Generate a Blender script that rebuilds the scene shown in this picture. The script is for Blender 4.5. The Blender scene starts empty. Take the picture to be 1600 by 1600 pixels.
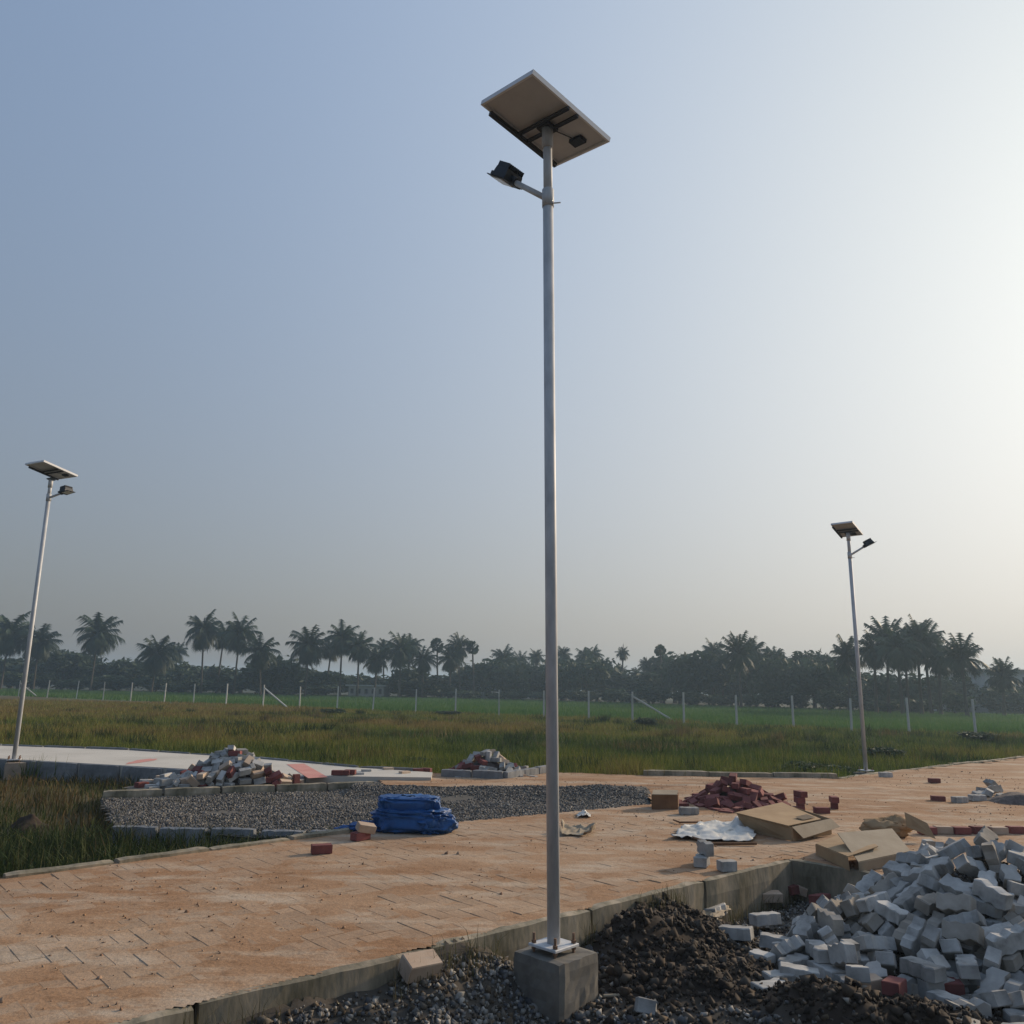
import bpy, math, random
import numpy as np
from mathutils import Matrix, Vector, Quaternion

random.seed(11)
RNG = np.random.default_rng(11)
scene = bpy.context.scene
COL = scene.collection

# ---------------------------------------------------------------- camera
F_PX, HC = 1250.0, 1.65
PITCH, ROLL = math.atan(275 / 1250.0), math.radians(1.1)
cp_, sp_ = math.cos(PITCH), math.sin(PITCH)
cr_, sr_ = math.cos(ROLL), math.sin(ROLL)
cam_data = bpy.data.cameras.new("camera")
cam = bpy.data.objects.new("camera", cam_data)
COL.objects.link(cam)
_R, _U, _Fw = Vector((1, 0, 0)), Vector((0, -sp_, cp_)), Vector((0, cp_, sp_))
_X, _Y = _R * cr_ + _U * sr_, -_R * sr_ + _U * cr_
cam.matrix_world = Matrix(((_X.x, _Y.x, -_Fw.x, 0), (_X.y, _Y.y, -_Fw.y, 0), (_X.z, _Y.z, -_Fw.z, HC), (0, 0, 0, 1)))
cam_data.sensor_width = 36.0
cam_data.lens = F_PX / 1600 * 36.0
cam_data.clip_start, cam_data.clip_end = 0.05, 5000
scene.camera = cam

# ---------------------------------------------------------------- light, sky, exposure
SUN_AZ, SUN_EL = math.radians(54), math.radians(20)      # azimuth measured from +Y (view direction) to the right
SKY_G, SKY_GAIN, SKY_H, SKY_E0, SKY_D, SKY_E1 = .15, .366, .615, 1.17, .10, .424
SKY_WARM, SKY_COOL, SKY_WB, SKY_C1, SKY_N = (1.03, .955, .985), (.86, 1.0, 1.13), (.90, 1.0, 1.03), 1.473, 3.64   # C1, N: broad forward glow of the haze round the sun
world = bpy.data.worlds.new("World"); scene.world = world; world.use_nodes = True
wn = world.node_tree.nodes; wl = world.node_tree.links
for n in list(wn): wn.remove(n)
w_out = wn.new("ShaderNodeOutputWorld"); w_bg = wn.new("ShaderNodeBackground"); w_sky = wn.new("ShaderNodeTexSky")
w_sky.sky_type = 'NISHITA'; w_sky.sun_disc = False
w_sky.sun_elevation = SUN_EL; w_sky.sun_rotation = SUN_AZ
w_sky.altitude = 0; w_sky.air_density = 1.0; w_sky.dust_density = 10.0; w_sky.ozone_density = 3.0
w_bg.inputs[1].default_value = 0.1
# hazy morning air: the glow is spread out and the sky turns grey towards the horizon all round
def wmath(op, a, b=None):
    n = wn.new("ShaderNodeMath"); n.operation = op
    for i, v in enumerate((a, b)):
        if v is None: continue
        if isinstance(v, (int, float)): n.inputs[i].default_value = v
        else: wl.new(v, n.inputs[i])
    return n.outputs[0]
def wvec(op, a, b):
    n = wn.new("ShaderNodeVectorMath"); n.operation = op; wl.new(a, n.inputs[0])
    if op == 'SCALE': wl.new(b, n.inputs[3])
    else: wl.new(b, n.inputs[1])
    return n.outputs[0]
w_lum = wn.new("ShaderNodeRGBToBW"); wl.new(w_sky.outputs[0], w_lum.inputs[0]); L_ = wmath('MAXIMUM', w_lum.outputs[0], .0005)
w_tc = wn.new("ShaderNodeTexCoord"); w_sep = wn.new("ShaderNodeSeparateXYZ"); wl.new(w_tc.outputs["Generated"], w_sep.inputs[0])
el_ = wmath('MAXIMUM', w_sep.outputs[2], 0.0)
k_ = wmath('MINIMUM', wmath('MULTIPLY', wmath('EXPONENT', wmath('MULTIPLY', el_, -1 / SKY_E0)), SKY_H), 1.0)
dim_ = wmath('SUBTRACT', 1.0, wmath('MULTIPLY', wmath('EXPONENT', wmath('MULTIPLY', el_, -1 / .12)), SKY_D))
gain_ = wmath('MULTIPLY', wmath('MULTIPLY', wmath('POWER', wmath('MULTIPLY', L_, .1), SKY_G), SKY_GAIN * 10), dim_)
w_dot = wn.new('ShaderNodeVectorMath'); w_dot.operation = 'DOT_PRODUCT'; wl.new(w_tc.outputs['Generated'], w_dot.inputs[0])
w_dot.inputs[1].default_value = (math.sin(SUN_AZ) * math.cos(SUN_EL), math.cos(SUN_AZ) * math.cos(SUN_EL), math.sin(SUN_EL))
glow_ = wmath('POWER', wmath('MAXIMUM', wmath('MULTIPLY', wmath('ADD', w_dot.outputs['Value'], 1.0), .5), 0.0), SKY_N)
gain_ = wmath('MULTIPLY', gain_, wmath('ADD', 1.0, wmath('MULTIPLY', glow_, SKY_C1)))
inv_ = wmath('DIVIDE', 1.0, L_)
chroma = wvec('SCALE', w_sky.outputs[0], inv_)
w_wb = wn.new('ShaderNodeMix'); w_wb.data_type = 'RGBA'; w_wb.blend_type = 'MULTIPLY'; w_wb.inputs[0].default_value = 1.0
wl.new(chroma, w_wb.inputs[6]); w_wb.inputs[7].default_value = (*SKY_WB, 1); chroma = w_wb.outputs[2]
w_mix = wn.new("ShaderNodeMix"); w_mix.data_type = 'RGBA'; wl.new(k_, w_mix.inputs[0]); wl.new(chroma, w_mix.inputs[6])
w_tint = wn.new('ShaderNodeMix'); w_tint.data_type = 'RGBA'; wl.new(wmath('EXPONENT', wmath('MULTIPLY', el_, -1 / SKY_E1)), w_tint.inputs[0])
w_tint.inputs[6].default_value = (*SKY_COOL, 1); w_tint.inputs[7].default_value = (*SKY_WARM, 1); wl.new(w_tint.outputs[2], w_mix.inputs[7])
wl.new(wvec('SCALE', w_mix.outputs[2], gain_), w_bg.inputs[0]); wl.new(w_bg.outputs[0], w_out.inputs[0])
sun_d = bpy.data.lights.new("sun", 'SUN'); sun_d.energy = 4.2; sun_d.angle = math.radians(2.5); sun_d.color = (1.0, 0.80, 0.58)
sun = bpy.data.objects.new("sun", sun_d); COL.objects.link(sun)
_sd = Vector((math.sin(SUN_AZ) * math.cos(SUN_EL), math.cos(SUN_AZ) * math.cos(SUN_EL), math.sin(SUN_EL)))
sun.rotation_euler = _sd.to_track_quat('Z', 'Y').to_euler()
scene.view_settings.view_transform = 'Standard'; scene.view_settings.look = 'None'
scene.view_settings.gamma = 1.0; scene.view_settings.exposure = 0.0
try: scene.view_settings.use_curve_mapping = False
except Exception: pass
scene.cycles.max_bounces = 6; scene.cycles.volume_bounces = 1
scene.cycles.transparent_max_bounces = 8

# ---------------------------------------------------------------- helpers
def ray(px, py):
    u, v = (px - 800) / F_PX, (800 - py) / F_PX
    u, v = u * cr_ - v * sr_, u * sr_ + v * cr_
    return (u, cp_ - v * sp_, sp_ + v * cp_)
def at(px, py, z):
    d = ray(px, py); t = (z - HC) / d[2]
    return Vector((d[0] * t, d[1] * t, z))
def atY(px, py, Y):
    d = ray(px, py); t = Y / d[1]
    return Vector((d[0] * t, Y, HC + d[2] * t))

def _hash(ix, iy, s):
    h = (ix.astype(np.int64) * 374761393 + iy.astype(np.int64) * 668265263 + s * 144269) & 0x7fffffff
    h = ((h ^ (h >> 13)) * 1274126177) & 0x7fffffff
    return ((h ^ (h >> 16)) & 0xffff) / 65535.0
def vnoise(x, y, s=0):
    x = np.asarray(x, float); y = np.asarray(y, float)
    ix, iy = np.floor(x), np.floor(y); fx, fy = x - ix, y - iy
    fx = fx * fx * (3 - 2 * fx); fy = fy * fy * (3 - 2 * fy)
    a, b = _hash(ix, iy, s), _hash(ix + 1, iy, s); c, d = _hash(ix, iy + 1, s), _hash(ix + 1, iy + 1, s)
    return (a * (1 - fx) + b * fx) * (1 - fy) + (c * (1 - fx) + d * fx) * fy
def fbm(x, y, s=0, o=4):
    r = 0; a = .5; t = 0
    for k in range(o):
        r = r + a * vnoise(np.asarray(x) * 2 ** k, np.asarray(y) * 2 ** k, s + k * 17); t += a; a *= .5
    return r / t
def inside(poly, x, y):
    x = np.asarray(x, float); y = np.asarray(y, float); r = np.zeros(x.shape, bool); n = len(poly)
    for i in range(n):
        x0, y0 = poly[i][:2]; x1, y1 = poly[(i + 1) % n][:2]
        if y0 == y1: continue
        r ^= ((y0 > y) != (y1 > y)) & (x < (x1 - x0) * (y - y0) / (y1 - y0) + x0)
    return r

def mesh_np(name, V, F, smooth=False, colors=None):
    """V (n,3), F (m,k) arrays -> mesh; colors per vertex (n,3)."""
    V = np.asarray(V, np.float32); F = np.asarray(F, np.int32)
    m = bpy.data.meshes.new(name); k = F.shape[1]
    m.vertices.add(len(V)); m.vertices.foreach_set("co", V.ravel())
    m.loops.add(F.size); m.loops.foreach_set("vertex_index", F.ravel())
    m.polygons.add(len(F)); m.polygons.foreach_set("loop_start", np.arange(0, F.size, k, dtype=np.int32))
    try: m.polygons.foreach_set("loop_total", np.full(len(F), k, np.int32))
    except Exception: pass
    m.update(calc_edges=True); m.validate()
    if smooth: m.polygons.foreach_set("use_smooth", np.ones(len(m.polygons), bool))
    if colors is not None:
        c = np.ones((len(V), 4), np.float32); c[:, :3] = colors
        a = m.color_attributes.new("col", 'FLOAT_COLOR', 'POINT'); a.data.foreach_set("color", c.ravel())
    return m
def link(name, mesh, mat=None, parent=None):
    o = bpy.data.objects.new(name, mesh); COL.objects.link(o)
    if mat is not None and not mesh.materials: mesh.materials.append(mat)
    if parent is not None: o.parent = parent
    return o
def empty(name, loc=(0, 0, 0), rz=0):
    o = bpy.data.objects.new(name, None); COL.objects.link(o); o.location = loc; o.rotation_euler = (0, 0, rz)
    o.empty_display_size = .1
    return o
def tag(o, label=None, cat=None, group=None, kind=None):
    if label: o["label"] = label
    if cat: o["category"] = cat
    if group: o["group"] = group
    if kind: o["kind"] = kind
    return o

class MB:
    """collects polygons of one mesh"""
    def __init__(s): s.v = []; s.f = []
    def add(s, vs, fs):
        b = len(s.v); s.v += [tuple(v) for v in vs]; s.f += [tuple(i + b for i in f) for f in fs]; return s
    def box(s, c, size, M=None, taper=1.0):
        a, b, h = size[0] / 2, size[1] / 2, size[2] / 2; vs = []
        for z, t in ((-h, 1), (h, taper)):
            for x, y in ((-a, -b), (a, -b), (a, b), (-a, b)):
                p = Vector((x * t, y * t, z)); p = (M @ p) if M is not None else p
                vs.append(p + Vector(c))
        return s.add(vs, [(3, 2, 1, 0), (4, 5, 6, 7), (0, 1, 5, 4), (1, 2, 6, 5), (2, 3, 7, 6), (3, 0, 4, 7)])
    def bevelbox(s, c, size, bev, M=None):
        a, b, h = size[0] / 2, size[1] / 2, size[2] / 2; vs = []
        for z, k in ((-h, 0), (h - bev, 0), (h, bev)):
            for x, y in ((-a + k, -b + k), (a - k, -b + k), (a - k, b - k), (-a + k, b - k)):
                p = Vector((x, y, z)); p = (M @ p) if M is not None else p
                vs.append(p + Vector(c))
        fs = [(3, 2, 1, 0), (8, 9, 10, 11)]
        for r in (0, 4):
            for i in range(4): fs.append((r + i, r + (i + 1) % 4, r + 4 + (i + 1) % 4, r + 4 + i))
        return s.add(vs, fs)
    def roughbox(s, size, n, amp, seed, bev=.012):
        """subdivided box with worn, uneven faces and rounded edges, centred at the origin"""
        a, b, h = [q / 2 for q in size]; nx, ny, nz = n; idx = {}
        def vid(i, j, k):
            if (i, j, k) in idx: return idx[(i, j, k)]
            p = Vector((-a + 2 * a * i / nx, -b + 2 * b * j / ny, -h + 2 * h * k / nz))
            e = (i in (0, nx)) + (j in (0, ny)) + (k in (0, nz))
            if e >= 2: p = Vector((p.x - math.copysign(bev, p.x) * (i in (0, nx)), p.y - math.copysign(bev, p.y) * (j in (0, ny)), p.z - math.copysign(bev, p.z) * (k in (0, nz)))) if e == 3 else p - Vector((math.copysign(bev, p.x) * (i in (0, nx)), math.copysign(bev, p.y) * (j in (0, ny)), math.copysign(bev, p.z) * (k in (0, nz)))) * .7
            p += Vector((random.gauss(0, amp), random.gauss(0, amp), random.gauss(0, amp * .8))); idx[(i, j, k)] = len(s.v); s.v.append(tuple(p)); return idx[(i, j, k)]
        def face(*c): s.f.append(tuple(vid(*q) for q in c))
        for i in range(nx):
            for j in range(ny): face((i, j, 0), (i, j + 1, 0), (i + 1, j + 1, 0), (i + 1, j, 0)); face((i, j, nz), (i + 1, j, nz), (i + 1, j + 1, nz), (i, j + 1, nz))
            for k in range(nz): face((i, 0, k), (i + 1, 0, k), (i + 1, 0, k + 1), (i, 0, k + 1)); face((i, ny, k), (i, ny, k + 1), (i + 1, ny, k + 1), (i + 1, ny, k))
        for j in range(ny):
            for k in range(nz): face((0, j, k), (0, j, k + 1), (0, j + 1, k + 1), (0, j + 1, k)); face((nx, j, k), (nx, j + 1, k), (nx, j + 1, k + 1), (nx, j, k + 1))
        return s
    def tube(s, pts, radii, n=10, caps=True):
        pts = [Vector(p) for p in pts]; vs = []; fs = []
        if not hasattr(radii, '__len__'): radii = [radii] * len(pts)
        up = Vector((0, 0, 1))
        for i, p in enumerate(pts):
            d = (pts[min(i + 1, len(pts) - 1)] - pts[max(i - 1, 0)]).normalized()
            q = up if abs(d.dot(up)) < .95 else Vector((1, 0, 0))
            e1 = d.cross(q).normalized(); e2 = d.cross(e1)
            for k in range(n):
                a = 2 * math.pi * k / n; vs.append(p + (e1 * math.cos(a) + e2 * math.sin(a)) * radii[i])
        for i in range(len(pts) - 1):
            for k in range(n):
                fs.append((i * n + k, i * n + (k + 1) % n, (i + 1) * n + (k + 1) % n, (i + 1) * n + k))
        if caps: fs.append(tuple(range(n))[::-1]); fs.append(tuple((len(pts) - 1) * n + k for k in range(n)))
        return s.add(vs, fs)
    def prism(s, outline, h, M=None, z0=0, c=(0, 0, 0), bev=0):
        n = len(outline); vs = []
        cx = sum(p[0] for p in outline) / n; cy = sum(p[1] for p in outline) / n
        rings = [(z0, 1), (z0 + h, 1)] if not bev else [(z0, 1 - bev), (z0 + bev * .1, 1), (z0 + h - bev * .1, 1), (z0 + h, 1 - bev)]
        for z, k in rings:
            for x, y in outline:
                p = Vector((cx + (x - cx) * k, cy + (y - cy) * k, z)); p = (M @ p) if M is not None else p
                vs.append(p + Vector(c))
        m = len(rings); fs = [tuple(range(n))[::-1], tuple((m - 1) * n + i for i in range(n))]
        for r in range(m - 1):
            for i in range(n): fs.append((r * n + i, r * n + (i + 1) % n, (r + 1) * n + (i + 1) % n, (r + 1) * n + i))
        return s.add(vs, fs)
    def mesh(s, name, smooth=False):
        m = bpy.data.meshes.new(name); m.from_pydata(s.v, [], s.f); m.update()
        if smooth:
            for p in m.polygons: p.use_smooth = len(p.vertices) <= 4
        return m
    def build(s, name, mat, parent=None, smooth=False): return link(name, s.mesh(name, smooth), mat, parent)
def copy_tree(o, parent=None):
    c = o.copy(); COL.objects.link(c); c.parent = parent
    for ch in list(o.children): copy_tree(ch, c)
    return c

# ---------------------------------------------------------------- materials
def mat(name, c1, c2=None, scale=4.0, rough=.85, bump=0.0, bscale=None, metal=0.0, detail=6, c3=None, spread=.5, attr=False,
        spec=.3, objrand=0.0, coord='Object', stretch=None, trans=0.0, sheen=0):
    m = bpy.data.materials.new(name); m.use_nodes = True; nt = m.node_tree; n = nt.nodes; l = nt.links
    b = n["Principled BSDF"]; b.inputs["Roughness"].default_value = rough; b.inputs["Metallic"].default_value = metal
    b.inputs["Specular IOR Level"].default_value = spec
    tc = n.new("ShaderNodeTexCoord"); src = tc.outputs[coord]
    if stretch:
        mp = n.new("ShaderNodeMapping"); mp.inputs["Scale"].default_value = stretch[:3]
        if len(stretch) > 3: mp.inputs["Rotation"].default_value = (0, 0, stretch[3])
        l.new(src, mp.inputs[0]); src = mp.outputs[0]
    noise = n.new("ShaderNodeTexNoise"); noise.inputs["Scale"].default_value = scale; noise.inputs["Detail"].default_value = detail
    noise.inputs["Roughness"].default_value = .62
    l.new(src, noise.inputs["Vector"])
    ramp = n.new("ShaderNodeValToRGB"); e = ramp.color_ramp.elements
    e[0].position = .5 - spread * .5; e[1].position = .5 + spread * .5
    e[0].color = (*c1, 1); e[1].color = (*(c2 or c1), 1)
    if c3: q = ramp.color_ramp.elements.new(.5); q.color = (*c3, 1)
    l.new(noise.outputs["Fac"], ramp.inputs[0]); out = ramp.outputs[0]
    if attr:
        a = n.new("ShaderNodeAttribute"); a.attribute_name = "col"
        mx = n.new("ShaderNodeMix"); mx.data_type = 'RGBA'; mx.blend_type = 'MULTIPLY'; mx.inputs[0].default_value = 1
        l.new(a.outputs["Color"], mx.inputs[6]); l.new(out, mx.inputs[7]); out = mx.outputs[2]
    if objrand:
        oi = n.new("ShaderNodeObjectInfo"); hs = n.new("ShaderNodeHueSaturation")
        mr = n.new("ShaderNodeMapRange"); mr.inputs[3].default_value = 1 - objrand; mr.inputs[4].default_value = 1 + objrand
        l.new(oi.outputs["Random"], mr.inputs[0]); l.new(mr.outputs[0], hs.inputs["Value"]); l.new(out, hs.inputs["Color"]); out = hs.outputs[0]
    l.new(out, b.inputs["Base Color"])
    if bump:
        nb = n.new("ShaderNodeTexNoise"); nb.inputs["Scale"].default_value = bscale or scale * 6; nb.inputs["Detail"].default_value = 5
        l.new(src, nb.inputs["Vector"])
        bp = n.new("ShaderNodeBump"); bp.inputs["Strength"].default_value = min(1, bump * 20); bp.inputs["Distance"].default_value = bump
        l.new(nb.outputs["Fac"], bp.inputs["Height"]); l.new(bp.outputs[0], b.inputs["Normal"])
    if trans:
        try: b.inputs["Transmission Weight"].default_value = 0.0
        except Exception: pass
        tr = n.new("ShaderNodeBsdfTranslucent"); l.new(out, tr.inputs[0])
        ms = n.new("ShaderNodeMixShader"); ms.inputs[0].default_value = trans
        l.new(b.outputs[0], ms.inputs[1]); l.new(tr.outputs[0], ms.inputs[2]); l.new(ms.outputs[0], n["Material Output"].inputs[0])
    return m

def dusty(name, gain, grey, objrand=0.0):
    """sand and sand covered pavers: broad streaks, blotches of pale dust, fine speckle"""
    m = bpy.data.materials.new(name); m.use_nodes = True; nt = m.node_tree; n = nt.nodes; l = nt.links
    b = n["Principled BSDF"]; b.inputs["Roughness"].default_value = .95; b.inputs["Specular IOR Level"].default_value = .15
    geo = n.new("ShaderNodeNewGeometry"); mp = n.new("ShaderNodeMapping"); mp.inputs["Rotation"].default_value = (0, 0, math.radians(-35)); mp.inputs["Scale"].default_value = (.42, 1.25, 1)
    l.new(geo.outputs["Position"], mp.inputs[0])
    def noise(scale, src, det=6):
        t = n.new("ShaderNodeTexNoise"); t.inputs["Scale"].default_value = scale; t.inputs["Detail"].default_value = det; t.inputs["Roughness"].default_value = .65; l.new(src, t.inputs["Vector"]); return t.outputs["Fac"]
    def ramp(src, p0, p1, c0, c1):
        r = n.new("ShaderNodeValToRGB"); e = r.color_ramp.elements; e[0].position, e[1].position = p0, p1; e[0].color, e[1].color = (*c0, 1), (*c1, 1); l.new(src, r.inputs[0]); return r.outputs[0]
    def mix(f, a, c, mode='MIX'):
        x = n.new("ShaderNodeMix"); x.data_type = 'RGBA'; x.blend_type = mode
        for i, v in ((0, f), (6, a), (7, c)):
            if isinstance(v, (int, float)): x.inputs[i].default_value = v
            elif isinstance(v, tuple): x.inputs[i].default_value = (*v, 1)
            else: l.new(v, x.inputs[i])
        return x.outputs[2]
    base = ramp(noise(1.3, mp.outputs[0]), .36, .64, (.290, .161, .084), (.392, .256, .157))
    dust = ramp(noise(2.6, mp.outputs[0], 8), .50, .68, (0, 0, 0), (.75, .75, .75))
    col = mix(dust, base, (.46, .378, .288))
    dark = ramp(noise(9, geo.outputs["Position"], 8), .30, .46, (.70, .66, .62), (1, 1, 1))
    col = mix(1.0, col, dark, 'MULTIPLY')
    spk = ramp(noise(55, geo.outputs["Position"], 3), .3, .7, (.80, .80, .80), (1.16, 1.16, 1.16))
    col = mix(1.0, col, spk, 'MULTIPLY')
    if grey: col = mix(grey, col, (.415, .335, .25))
    if objrand:
        oi = n.new("ShaderNodeObjectInfo"); mr = n.new("ShaderNodeMapRange"); mr.inputs[3].default_value = 1 - objrand; mr.inputs[4].default_value = 1 + objrand
        hs = n.new("ShaderNodeHueSaturation"); l.new(oi.outputs["Random"], mr.inputs[0]); l.new(mr.outputs[0], hs.inputs["Value"]); l.new(col, hs.inputs["Color"]); col = hs.outputs[0]
    l.new(col, b.inputs["Base Color"])
    bp = n.new("ShaderNodeBump"); bp.inputs["Strength"].default_value = .55; bp.inputs["Distance"].default_value = .012
    l.new(noise(26, geo.outputs["Position"], 5), bp.inputs["Height"]); l.new(bp.outputs[0], b.inputs["Normal"])
    return m
M = {}
M['ground'] = mat('earth_ground', (.75, .75, .75), (1.2, 1.2, 1.2), 3.0, .95, .012, 25, attr=True)
M['sand'] = dusty('road_sand', 1.0, 0.0)
M['paver'] = dusty('road_paver', 1.0, .30, .09)
M['paver_far'] = dusty('road_paver_far', 1.0, .28)
M['kerb'] = mat('kerb_concrete', (.085, .078, .05), (.34, .285, .21), 7, .95, .014, 20, c3=(.205, .18, .13), spread=.36, objrand=.16, stretch=(1, 1, .35), coord='Object')
M['kerbgrey'] = mat('kerb_concrete_grey', (.12, .125, .13), (.26, .265, .27), 6, .92, .006, 26, spread=.45, objrand=.2)
M['whiteroad'] = mat('pale_paving', (.44, .41, .355), (.58, .545, .48), 1.2, .9, .003, 30)
M['pink'] = mat('pink_dust', (.5, .2, .17), (.58, .30, .25), 2, .95)
M['gravel'] = mat('gravel_stone', (.8, .8, .8), (1.15, 1.15, 1.15), 30, .9, attr=True)
M['block'] = mat('grey_paver_block', (.19, .186, .176), (.46, .45, .425), 6, .94, .008, 60, c3=(.35, .343, .325), spread=.36, objrand=.26, detail=10)
M['brick'] = mat('red_paver_brick', (.135, .042, .040), (.24, .085, .075), 8, .92, .003, 70, objrand=.22)
M['brickpale'] = mat('dusty_brick', (.40, .28, .20), (.54, .44, .34), 8, .92, .003, 70, objrand=.15)
M['concrete'] = mat('footing_concrete', (.10, .093, .082), (.21, .195, .17), 6, .94, .008, 30, c3=(.155, .144, .125), spread=.45, detail=10)
M['pole'] = mat('galvanised_steel', (.42, .425, .43), (.60, .605, .61), 16, .6, .0015, 60, metal=.12, detail=10, spread=.38, stretch=(1, 1, .3))
M['darkmetal'] = mat('black_heat_sink', (.012, .016, .024), (.022, .028, .040), 20, .55, spec=.4)
M['alu'] = mat('panel_aluminium', (.66, .66, .67), (.76, .76, .77), 10, .4, metal=.1)
M['backsheet'] = mat('panel_backsheet', (.47, .475, .485), (.56, .565, .57), 6, .75)
M['rail'] = mat('mount_rail', (.045, .05, .06), (.07, .075, .085), 12, .6, metal=.2)
M['cell'] = mat('solar_cells', (.01, .016, .05), (.016, .025, .08), 8, .25, spec=.5)
M['lens'] = mat('lamp_lens', (.6, .6, .55), (.7, .7, .66), 8, .3)
M['rust'] = mat('rusty_steel', (.16, .07, .035), (.28, .2, .14), 20, .8, metal=.2)
M['tarp'] = mat('blue_tarpaulin', (.005, .040, .15), (.015, .10, .30), 6, .5, .006, 35, spec=.35)
M['card'] = mat('cardboard', (.26, .165, .085), (.40, .275, .155), 4, .9, .004, 40, detail=9)
M['cardgrey'] = mat('weathered_cardboard', (.24, .19, .13), (.38, .315, .23), 4, .9, .003, 40)
M['print'] = mat('printed_ink', (.10, .075, .05), (.15, .11, .075), 30, .9)
M['plastic'] = mat('white_plastic_film', (.40, .385, .35), (.56, .55, .52), 6, .35, .004, 40, spec=.5)
M['wood'] = mat('weathered_wood', (.12, .06, .03), (.22, .12, .06), 8, .9, .002, 60)
M['grass'] = mat('meadow_grass', (.8, .8, .8), (1.2, 1.2, 1.2), 1.0, .8, attr=True, trans=.3)
M['leaf'] = mat('tree_leaf', (.020, .040, .020), (.048, .075, .034), .8, .7, objrand=.3, trans=.2)
M['palmleaf'] = mat('palm_leaf', (.016, .036, .020), (.042, .064, .030), .7, .6, objrand=.25, trans=.2)
M['trunk'] = mat('tree_bark', (.05, .042, .033), (.10, .085, .066), 5, .95, .01, 20)
M['post'] = mat('fence_post_concrete', (.42, .42, .39), (.58, .57, .53), 6, .9, .003, 30, objrand=.15)
M['soil'] = mat('dark_soil', (.022, .015, .010), (.060, .042, .028), 8, .97, .02, 25)
M['plaster'] = mat('house_plaster', (.42, .42, .40), (.52, .51, .49), 1.5, .9)
M['plaster_white'] = mat('house_plaster_white', (.62, .62, .60), (.74, .73, .71), 1.5, .9)
M['roof'] = mat('house_roof', (.30, .26, .22), (.40, .35, .29), 2, .9)
M['roof_white'] = mat('sheet_roof', (.6, .61, .62), (.72, .72, .73), 2, .6)
M['dark'] = mat('window_dark', (.03, .035, .04), (.05, .055, .06), 3, .3)
M['rubble'] = mat('crushed_rubble', (.06, .045, .04), (.17, .14, .125), 18, .95, .02, 40)
M['footing_sunlit'] = mat('sunlit_footing_concrete', (.26, .20, .15), (.40, .31, .24), 6, .94, .006, 30)  # left lamp's footing: its sunlit face is painted in as paler tan concrete
M['block_dusty'] = mat('dusty_paver_block', (.20, .175, .145), (.40, .36, .31), 5, .95, .008, 50, c3=(.30, .27, .23), spread=.4, objrand=.2, detail=10)

# ================================================================ SETTING
RD = Vector((0.745, 0.667))                                  # direction of the main road
ROAD = [(-9.0, -2.87), (2.45, 7.40), (5.2, 4.65), (9.0, .85), (34, 22), (34, 38.2), (12.5, 20.13), (6.97, 15.5), (5.62, 14.19),
        (2.24, 14.09), (0.75, 14.3), (-1.15, 13.75), (-1.95, 12.75), (-1.75, 12.05), (2.0, 12.1), (1.85, 10.62), (-1.45, 8.40), (-3.62, 6.2), (-9.5, .3)]
GRAVEL = [(-3.95, 8.62), (-1.45, 8.45), (1.85, 10.62), (2.0, 12.1), (-1.75, 12.05), (-1.95, 12.5), (-5.2, 10.84), (-4.5, 9.6)]
LEDGE = [(-5.2, 10.9), (-1.95, 12.5), (-1.95, 12.8), (-3.0, 12.72), (-5.0, 13.3), (-5.3, 12.2)]
WHITE = [(-24, 19.0), (-8.74, 14.42), (-3.0, 12.66), (-1.15, 12.75), (-1.2, 13.5), (-2.48, 14.0), (-4.61, 15.34), (-7.56, 16.61), (-10.41, 17.1), (-24, 21.5)]
ZR = .25

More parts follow.
